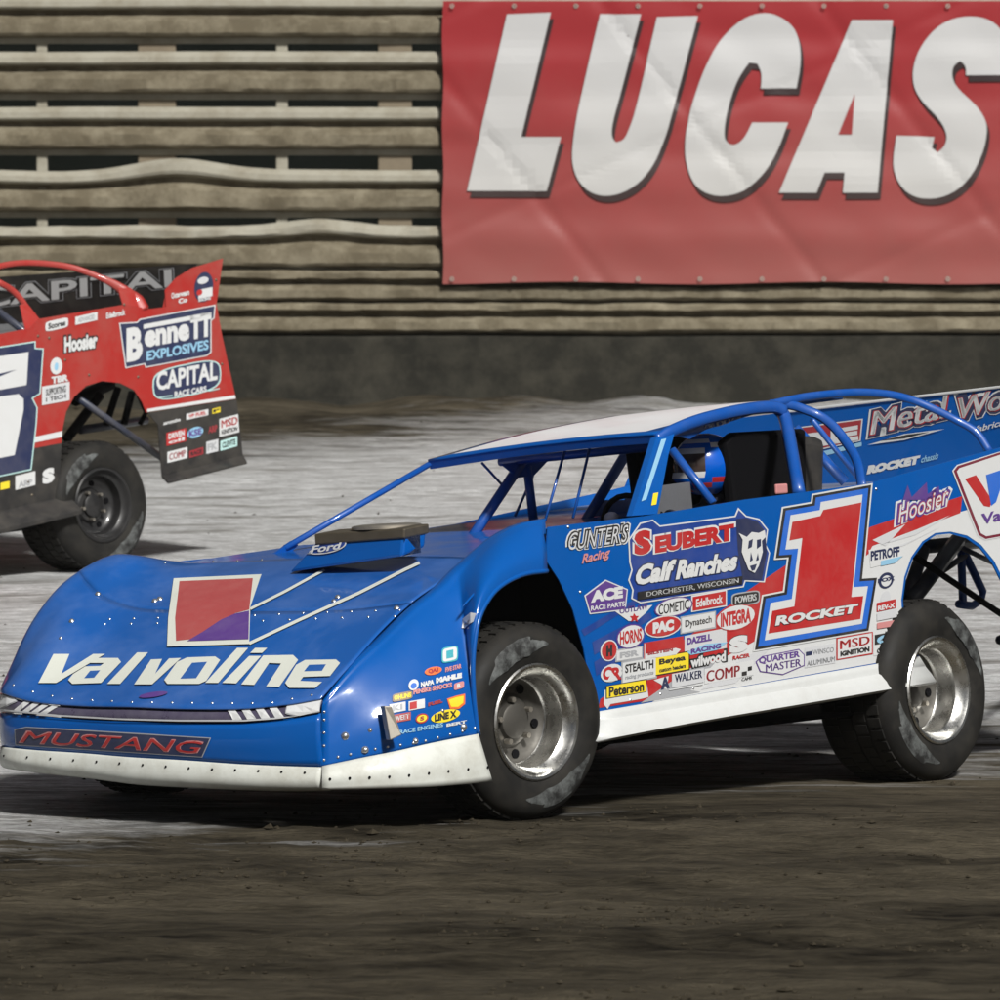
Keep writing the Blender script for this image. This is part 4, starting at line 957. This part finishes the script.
sf(427, 708, 442, 704, 6, None, DR, 'FUEL', 'rect', None, .1, .02)
d = Decal(); d.poly([(446, 699), (455, 696), (464, 694), (464, 704), (458, 709), (449, 709)], V['orange']).poly([(447.5, 700), (455, 697.5), (462.5, 696), (462, 703), (457, 707), (450, 707)], YE).build('sponsor_decal', TF, car, cut=8)
sf(390, 724, 410, 720, 8, V['palered'], W, 'SWEET', 'rect', None, .06); sf(416, 723, 426, 721, 7, YE, DR, 'S', 'ell', RE, .05, .3)
sf(430, 725, 459, 719, 12, YE, K, 'LINE X', 'ell', None, .06, .12)
sf(398, 736, 443, 728, 7, None, V['ltblue'], 'RACE ENGINES', 'rect', None, .03, .02); sf(445, 728, 466, 724, 5, None, W, 'BERT', 'rect', None, .05, .02)
d = Decal(.004); d.poly([(463, 620), (472, 613), (476, 614), (474, 622), (466, 629), (461, 629)], V['silver']).poly([(464, 626), (471, 620), (470, 625)], V['brown']).build('sponsor_decal', TF, car, cut=8)
# bent tow tab on the fender
p = [B(380, 706, y=.965), B(387, 706, y=.985), B(397, 735, y=1.01), B(386, 740, y=.995)]
MB().plate(p, (.01, .03, 0)).build('tow_tab', M_steel, fender, bevel=.003)
# air box oval
d = Decal(.004); eq = Q(303, 557, 347, 551, 15); d.poly(ell(eq, 28), W).poly(ell(grow(eq, -1.3), 28), V['dpblue']).text('Ford', Q(311, 554, 340, 549.5, 8, sl=3), W, .03).build('oval_badge', TX, car)
# roof rail lettering
TW = Target([o_ for o_ in bpy.data.objects if o_.name.startswith('roof_inner_visor')], BL)
Decal(.004).text('VELOCITY', [(702, 432), (744, 420), (742, 412.5), (700, 424.5)], W, .06).build('sponsor_decal', TW, car)
TWP = Target([o_ for o_ in bpy.data.objects if o_.name.startswith('window_post')], BL)
Decal(.003).poly([(661, 440), (666, 439), (646, 500), (641, 502)], V['ltblue']).build('sponsor_decal', TWP, car)
Decal(.003).poly([(653, 494), (658, 493), (656, 505), (651, 506)], YE).build('sponsor_decal', TWP, car)
# rivets and bolts
rivets('rivets', TH, car, along([(110, 620), (230, 617), (330, 613), (400, 611)], 13) + along([(105, 625), (230, 623), (330, 619), (395, 617)], 12) + along([(14, 686), (40, 695), (75, 700), (130, 703), (220, 704), (270, 704), (312, 696)], 16) + [(155, 602, .013), (160, 600, .013), (98, 595, .012), (72, 622, .012), (61, 639, .008), (338, 598, .012), (334, 602, .010), (397, 609, .012)] + along([(165, 564), (240, 562), (262, 561)], 5), .0052)
rivets('rivets', TF, car, [(324 - 0, y) for y in (712, 720, 733, 746, 760)] + along([(338, 757), (352, 754), (380, 748), (420, 742), (474, 728)], 12) + [(345, 736, .016), (365, 750, .015), (415, 741, .013), (463, 727, .015), (370, 730, .009), (442, 711, .009)], .0058)
rivets('rivets', TL, car, along([(330, 779), (400, 776), (487, 767)], 9), .0055, M_void)
rivets('rivets', TL, car, along([(5, 756), (100, 762), (200, 769), (305, 773)], 14), .005, M_void)
rivets('rivets', TP, car, [(568, 527), (627, 530), (580, 592), (597, 708), (630, 700), (660, 694), (693, 688), (876, 489), (832, 560), (815, 566), (903, 510), (880, 640)], .0065)

# ================================================================== DRIVER
drv = bpy.data.objects.new('person', None); link(drv); drv.matrix_world = BL.matrix() @ Matrix.Translation((-1.96, .42, .62))
tag(drv, 'person in dark racing suit and blue helmet seated in the blue race car', 'person')
M_suit = paint('driver_suit', (.012, .016, .04), .8, dust=.2)
sk = [((0, 0, .05), .15), ((-.03, 0, .22), .14), ((-.05, 0, .40), .16), ((-.04, 0, .50), .07), ((-.02, 0, .56), .06),
      ((-.02, .17, .42), .07), ((.14, .24, .28), .055), ((.40, .17, .42), .042), ((.50, .14, .47), .036),
      ((-.02, -.17, .42), .07), ((.14, -.24, .28), .055), ((.40, -.17, .42), .042), ((.50, -.14, .47), .036),
      ((.18, .10, .02), .09), ((.50, .12, .14), .075), ((.80, .12, -.12), .05), ((.18, -.10, .02), .09), ((.50, -.12, .14), .075), ((.80, -.12, -.12), .05)]
ed = [(0, 1), (1, 2), (2, 3), (3, 4), (2, 5), (5, 6), (6, 7), (7, 8), (2, 9), (9, 10), (10, 11), (11, 12), (0, 13), (13, 14), (14, 15), (0, 16), (16, 17), (17, 18)]
me = bpy.data.meshes.new('body'); me.from_pydata([p for p, _ in sk], ed, []); me.materials.append(M_suit)
bo = bpy.data.objects.new('body', me); link(bo, drv)
sm = bo.modifiers.new('skin', 'SKIN'); sm.use_smooth_shade = True
for k_, (_, r_) in enumerate(sk): me.skin_vertices[0].data[k_].radius = (r_, r_)
me.skin_vertices[0].data[0].use_root = True
bo.modifiers.new('sub', 'SUBSURF').levels = 1; bo.modifiers['sub'].render_levels = 2
hv_ = []; N1, N2 = 16, 28
for i in range(N1 + 1):
    for k_ in range(N2):
        th = math.pi * i / N1; ph = 2 * math.pi * k_ / N2
        d_ = Vector((math.sin(th) * math.cos(ph) * 1.12, math.sin(th) * math.sin(ph) * .94, math.cos(th)))
        r_ = .128
        if d_.z < -.2: d_.x += .18 * max(0, d_.x) ; d_.x *= 1 - .12 * (-d_.z)
        hv_.append(d_ * r_)
fs_ = [(i * N2 + k_, i * N2 + (k_ + 1) % N2, (i + 1) * N2 + (k_ + 1) % N2, (i + 1) * N2 + k_) for i in range(N1) for k_ in range(N2) if i < 14]
def fmat(q):
    c_ = sum((hv_[i] for i in q), Vector()) / 4
    if c_.x > .065 and -.03 < c_.z < .055: return 1
    if c_.x > .05 and -.045 < c_.z < .07: return 2
    if abs(c_.z - .085 - .25 * c_.x) < .009: return 2
    if abs(c_.z + .062 + .3 * c_.x) < .010: return 3
    return 0
hel = mk('helmet', hv_, fs_, [paint('helmet_blue', (.0, .09, .5), .15, 1.0), paint('dark_visor', (.05, .035, .03), .08, 1.0), V['white'], V['red']], drv, smooth=True, midx=[fmat(q) for q in fs_])
hc_ = BL.b(706, 465, y=.42) - Vector((-1.96, .42, .62)); hel.location = hc_; hel.rotation_euler = (0, 0, R(-24))

# ================================================================== RED RACE CAR
red = empty('race_car', RD.matrix())
tag(red, 'red and black dirt race car with explosives sponsor panel and black rear spoiler', 'race car')
Rb = RD.b; RY = 1.05
RP = [(-140, 359), (-60, 345), (0, 334), (30, 328), (39, 319), (125, 304.5), (150, 309), (166, 307), (165, 290), (176, 278), (192, 268), (223, 258.5), (216.5, 304), (222, 335), (230, 372), (236, 399), (146, 412.5),
      (142, 402), (134, 390), (120, 383), (102, 381), (86, 386), (74, 397), (66, 412), (62, 432), (60, 470), (66, 498), (-140, 543.5)]
rpan = MB().plate([Rb(x, y, y=RY) for x, y in RP], (0, -.005, 0)).build('side_panel', M_red, red)
rt = [(148, 413), (236.5, 399.5), (238, 410), (243, 456.5), (162, 477), (158, 425)]
rtail = MB().plate([Rb(x, y, y=RY + .003) for x, y in rt], (0, -.005, 0)).build('tail_panel', M_black, red)
MB().hexa([Rb(162, 478, y=RY), Rb(243, 457, y=RY), Rb(247, 464, y=RY + .06), Rb(168, 484, y=RY + .06)], [Rb(162, 476, y=RY), Rb(243, 455, y=RY), Rb(247, 462, y=RY + .06), Rb(168, 482, y=RY + .06)]).build('tail_skirt', M_black, red)
MB().hexa([Rb(-140, 552, y=RY), Rb(70, 499, y=RY), Rb(83, 514, y=RY + .10), Rb(-140, 569, y=RY + .10)], [Rb(-140, 543.5, y=RY), Rb(68, 495, y=RY), Rb(82, 509, y=RY + .10), Rb(-140, 563, y=RY + .10)]).build('rocker_skirt', M_black, red, bevel=.006)
# spoiler across the tail
rs = [Rb(-62, 281, x=-3.78), Rb(197, 263.5, x=-3.78), Rb(168, 313, x=-3.78), Rb(-75, 350, x=-3.78)]
rspo = MB().plate(rs, (-.006, 0, 0)).build('rear_spoiler', M_black, red)
MB().plate([Rb(162, 312, y=RY - .01), Rb(166, 292, y=RY - .01), Rb(192, 269, y=RY - .01), Rb(220, 262, y=RY - .01), Rb(215, 304, y=RY - .01)], (0, -.004, 0)).build('spoiler_side', M_red, rspo)
# roof and its rear supports
rr0 = [Rb(-150, 292, y=.6), Rb(-60, 276, y=.62), Rb(-8, 268, y=.64), Rb(22, 264, y=.66)]
zt = [p.z for p in rr0]
vs = [];
for p in rr0:
    for k_ in range(6): vs.append((p.x, p.y - .25 * k_, p.z + .015 * math.sin(math.pi * k_ / 5) - .004 * k_))
rroof = mk('roof', vs, [(i * 6 + k_, i * 6 + k_ + 1, (i + 1) * 6 + k_ + 1, (i + 1) * 6 + k_) for i in range(3) for k_ in range(5)], M_roof, red, smooth=True, thick=.012)
MB().tube(spline([Rb(-20, 272, y=.64), Rb(8, 264.5, y=.66), Rb(35, 263, y=.69), Rb(70, 267, y=.76), Rb(100, 277.5, y=.86), Rb(120, 288, y=.94), Rb(134, 302, y=1.0), Rb(140, 312, y=1.03)], 6), [.018] * 25 + [.02, .022, .024, .026, .028, .03, .034, .038, .042, .05, .055, .06, .06, .06, .06, .06, .06, .06][:18], 8, flat=.35).build('sail_brace', M_red, red, smooth=True)
MB().tube(spline([Rb(-14, 276, y=.64), Rb(0, 283, y=.68), Rb(13, 291, y=.78), Rb(24, 304, y=.88), Rb(30, 318, y=.97), Rb(33, 332, y=1.04)], 6), .019, 8, flat=.5).build('sail_brace', M_red, red, smooth=True)
MB().plate([Rb(20, 305, y=.9), Rb(27, 303, y=.9), Rb(42, 322, y=1.045), Rb(26, 332, y=1.045)], (0, -.006, 0)).build('post_foot', M_red, red)
MB().plate([Rb(118, 288, y=1.0), Rb(131, 288, y=1.0), Rb(151, 312, y=1.045), Rb(124, 309, y=1.045)], (0, -.006, 0)).build('post_foot', M_red, red)
MB().tube([Rb(-20, 297, y=.3), Rb(30, 336, y=.75)], .022, 8).build('deck_brace', M_dkblue, red, smooth=True)
rdz = lambda px, py: Rb(px, py, y=RY - .006)
d0, d1 = Rb(-160, 364, y=RY - .01), Rb(160, 309, y=RY - .01)
d0.z -= .03; d1.z -= .03
MB().plate([d0, d1, d1 + Vector((0, -2.05, 0)), d0 + Vector((0, -2.05, 0))], (0, 0, -.004)).build('rear_deck', M_deck, red)
d2 = Vector((1.0, RY - .01, .72))
MB().plate([d2, d0 + Vector((.0, 0, 0)), d0 + Vector((0, -2.05, 0)), d2 + Vector((0, -2.05, 0))], (0, 0, -.004)).build('hood', M_red, red)
MB().plate([(x, -RY, z) for x, z in ((1.0, .72), (d0.x, d0.z), (d1.x, d1.z + .03), (-3.78, 1.2), (-3.78, .6), (-3.1, .5), (-2.95, .75), (-2.3, .75), (-2.2, .3), (.9, .25))], (0, .005, 0)).build('side_panel', M_red, red)
MB().plate([(1.0, -RY, .72), (1.0, RY - .01, .72), (1.12, RY - .2, .2), (1.12, -RY + .2, .2)], (-.006, 0, 0)).build('nose_panel', M_red, red)
MB().plate([Rb(-140.4, 359, y=RY), (1.0, RY, .72), (1.0, RY, .25), (.5, RY, .3), (.42, RY, .6), (.1, RY, .8), (-.25, RY, .72), (-.36, RY, .45), Rb(-140.4, 543.5, y=RY)], (0, -.005, 0)).build('front_fender', M_red, red)
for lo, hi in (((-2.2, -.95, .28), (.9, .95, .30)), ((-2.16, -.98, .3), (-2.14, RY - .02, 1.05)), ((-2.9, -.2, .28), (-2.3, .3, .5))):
    MB().box(lo, hi).build('light_block_panel', M_void, red)  # added black panels keep the wheel wells dark
# wheels and links
wheel(red, 'wheel', Rb(103, 505, y=1.07), .370, .36, M_rimblk, steer=0, camber=0, spin=25, deep=.10)
for x_, y_, r_, w_ in ((-2.64, -1.05, .37, .36), (.0, -1.03, .366, .29), (.0, 1.03, .366, .29)):
    wpz = RD.world((x_, y_, 0)); zz = RD.z_for_world(x_, y_, ground_z(0, wpz.y) + r_ - .01)
    wheel(red, 'wheel', (x_, y_, zz), r_, w_, M_rimblk, spin=70, flip=y_ < 0, steer=-4 if x_ > -1 else 0)
for pts, r_, mt in (([Rb(78, 398, y=.95), Rb(162, 458, y=.9)], .022, M_dkblue), ([Rb(118, 388, y=.5), Rb(106, 425, y=.5)], .022, M_void), ([Rb(132, 392, y=.4), Rb(124, 424, y=.4)], .022, M_void), ([Rb(80, 430, y=.4), Rb(146, 420, y=.3)], .026, M_dkblue), ([Rb(75, 400, y=.6), Rb(110, 384, y=.5)], .04, M_void), ([Rb(136, 388, y=.5), Rb(146, 412, y=.5), Rb(140, 424, y=.5)], .016, M_void), ([Rb(66, 440, y=.7), Rb(100, 395, y=.7)], .03, M_void)):
    MB().tube(pts, r_, 8).build('suspension_link', mt, red, smooth=True)
MB().tube([(-2.64, -.8, .37), (-2.64, .8, .37)], .045, 12).build('axle', M_dkblue, red, smooth=True)
# ---- markings
TR = Target([rpan], RD); TT = Target([rtail], RD); TRS = Target([rspo], RD)
d = Decal(.0015); d.poly([(62, 443), (61, 470), (65, 497), (0, 511.5), (-60, 524.5), (-60, 466)], M_black).build('painted_flash', TR, red)
d = Decal(.002); d.poly([(62, 431), (62, 437), (30, 443.5), (30, 438)], W).build('painted_flash', TR, red)
d = Decal(.002); d.poly([(147, 409), (235.5, 395), (236, 398.5), (147, 412)], W).build('painted_flash', TR, red)
d = Decal(.004); NUM = [(-40, 354), (34, 342.5), (34, 349), (42, 349.5), (39, 393), (31, 398), (36, 408), (35, 425), (30, 469), (-40, 484)]
d.poly(inset(NUM, -1.2), V['mint']).poly(NUM, NV).poly([(-40, 362), (28, 352), (26, 385), (-40, 397)], W).poly([(-40, 402), (18, 394), (23, 399), (23, 410), (14, 455), (-40, 466)], W).poly([(-2, 374), (16, 369.5), (-2, 377)], NV).build('race_number', TR, red)
d = Decal(); BP = [(120, 324), (137, 323), (140, 320), (214, 306), (213, 318), (210, 320), (210, 352), (206, 355), (146, 366.5), (145, 363), (126, 367)]
d.poly(inset(BP, -1.1), W).poly(BP, NV).text('B', Q(126, 362.5, 142, 359.5, 34, 34), W, .06).poly([(143, 324.5), (211, 312), (211, 316.5), (143, 329)], W)
d.text('enne', Q(144, 348, 189, 340, 17), W, .05).text('T', Q(190, 340, 201, 338, 24), W, .08).text('T', Q(200, 338, 211, 336, 24), W, .08).text('EXPLOSIVES', Q(146, 361, 208, 349.5, 10), V['ltblue'], .03).build('sponsor_decal', TR, red)
d = Decal(); CQ = Q(154, 402, 220, 388, 30, sl=-1); d.poly(ell(grow(CQ, 1.2), 26, 3.4), V['mint']).poly(ell(CQ, 26, 3.4), NV).text('CAPITAL', Q(156, 391, 217, 380, 19, sl=0), W, .035).text('RACE CARS', Q(174, 397.5, 206, 391.5, 6), W, .04).line([(158, 397.5), (172, 395.5)], .9, V['mint']).line([(208, 391), (219, 388.5)], .9, V['mint']).build('sponsor_decal', TR, red)
d = Decal(); d.text('Hoosier', Q(63, 354, 98, 349, 19), K, .13).text('Hoosier', Q(64, 353, 97, 348, 16), W, .05).build('sponsor_decal', TR, red)
d = Decal(); d.poly(ell(Q(50, 375, 62, 374, 17)), W).poly(ell(Q(54, 371, 58, 370, 8)), V['ltblue']).text('TBR', Q(51, 384, 68, 381, 7), W, .06).build('sponsor_decal', TR, red)
sticker(TR, red, Q(43, 404, 68, 399, 16), V['silver'], K, 'SUPPORTING', 'rect', W, .03, .1, t2='1 TECH')
sticker(TR, red, Q(45, 332, 68, 327, 10), W, K, 'Scores', 'round', None, .04); sticker(TR, red, Q(75, 325, 97, 320, 8), W, GR, 'ADVANCED', 'rect', None, .04); d = Decal(); d.text('Edelbrock', Q(106, 319, 125, 315, 6), W, .04).build('sponsor_decal', TR, red)
d = Decal(); d.text('Outerwears', Q(171, 299, 189, 295, 6), W, .04).text('Co', Q(178, 304, 187, 302, 5), W, .05).build('sponsor_decal', TR, red)
d = Decal(); d.poly(ell(Q(194, 304, 213, 300, 30)), NV).poly(Q(198, 299, 212, 296, 9), W).poly(ell(Q(196, 296, 202, 295, 6)), RE).poly(ell(Q(197, 285, 208, 283, 7)), V['silver']).text('RACING', Q(198, 302, 210, 299.5, 3), W, .05).build('sponsor_decal', TR, red)
d = Decal(.003); q = [(-26, 309), (190, 285), (189, 267), (-26, 289)]
d.text('CAPITAL', [(-28, 311), (192, 286.5), (191, 265.5), (-28, 287)], V['grey'], .09).text('CAPITAL', [(-27, 310), (191, 285.7), (190, 266.3), (-27, 288)], K, .075).text('CAPITAL', q, W, .02).build('sponsor_decal', TRS, red)
def s2(x0, y0, x1, y1, h, bg, fg, t='', shape='rect', bold=.04, **k): return sticker(TT, red, Q(x0, y0, x1, y1, h), bg, fg, t, shape, None, bold, .1, **k)
s2(161, 427, 182, 422, 6, None, W, 'aeromotive'); s2(186, 420, 208, 415, 6, W, RE, 'VP FUEL'); s2(212, 414, 220, 412, 5, YE, K, 'F')
s2(166, 446, 186, 441, 13, RE, W, 'DRIVEN', t2='oil'); s2(187, 440, 203, 436, 11, V['ltblue'], PU, 'KSE', 'ell'); s2(207, 436, 218, 433, 11, None, V['dkred'], 'ARP'); s2(219, 437, 239, 432, 18, W, RE, 'MSD', t2='IGNITION', fg2=K)
s2(167, 463, 187, 458, 11, W, V['dkred'], 'COMP'); s2(189, 458, 203, 454, 7, V['dkred'], K, 'RACE'); s2(206, 454, 218, 451, 12, V['silver'], GR, 'FK'); s2(220, 451, 237, 446, 10, V['mint'], K, 'CLEVITE')
d = Decal(); d.poly(Q(15, 490, 35, 485, 14), W).text('ARP', Q(18, 488, 32, 484.5, 6), GR, .05).build('sponsor_decal', TR, red)
d = Decal(); d.text('S', Q(41, 486, 55, 482, 17), K, .13).text('S', Q(42, 485, 54, 481.5, 15), W, .08).poly(Q(0, 490, 9, 488, 7), YE).build('sponsor_decal', TR, red)
rivets('rivets', TR, red, [(38, 336), (49, 338), (65, 360), (89, 375), (138, 377), (222, 364), (28, 482), (32, 495), (60, 490), (124, 304), (216, 280)], .009, M_bronze)

# ================================================================== THIN DUST IN THE AIR
hz = MB().box((-405, -45, -2), (405, 405, 20.5)).build('haze', M_void)
hz.data.materials.clear()
hm = bpy.data.materials.new('dust_haze'); hm.use_nodes = True; hn = hm.node_tree
for n_ in list(hn.nodes):
    if n_.type != 'OUTPUT_MATERIAL': hn.nodes.remove(n_)
pv = hn.nodes.new('ShaderNodeVolumePrincipled'); pv.inputs['Color'].default_value = (.85, .84, .80, 1); pv.inputs['Density'].default_value = .0002
hn.links.new(pv.outputs[0], hn.nodes['Material Output'].inputs['Volume'])
hz.data.materials.append(hm); tag(hz, 'thin pale dust haze hanging over the clay track', 'haze', kind='stuff')
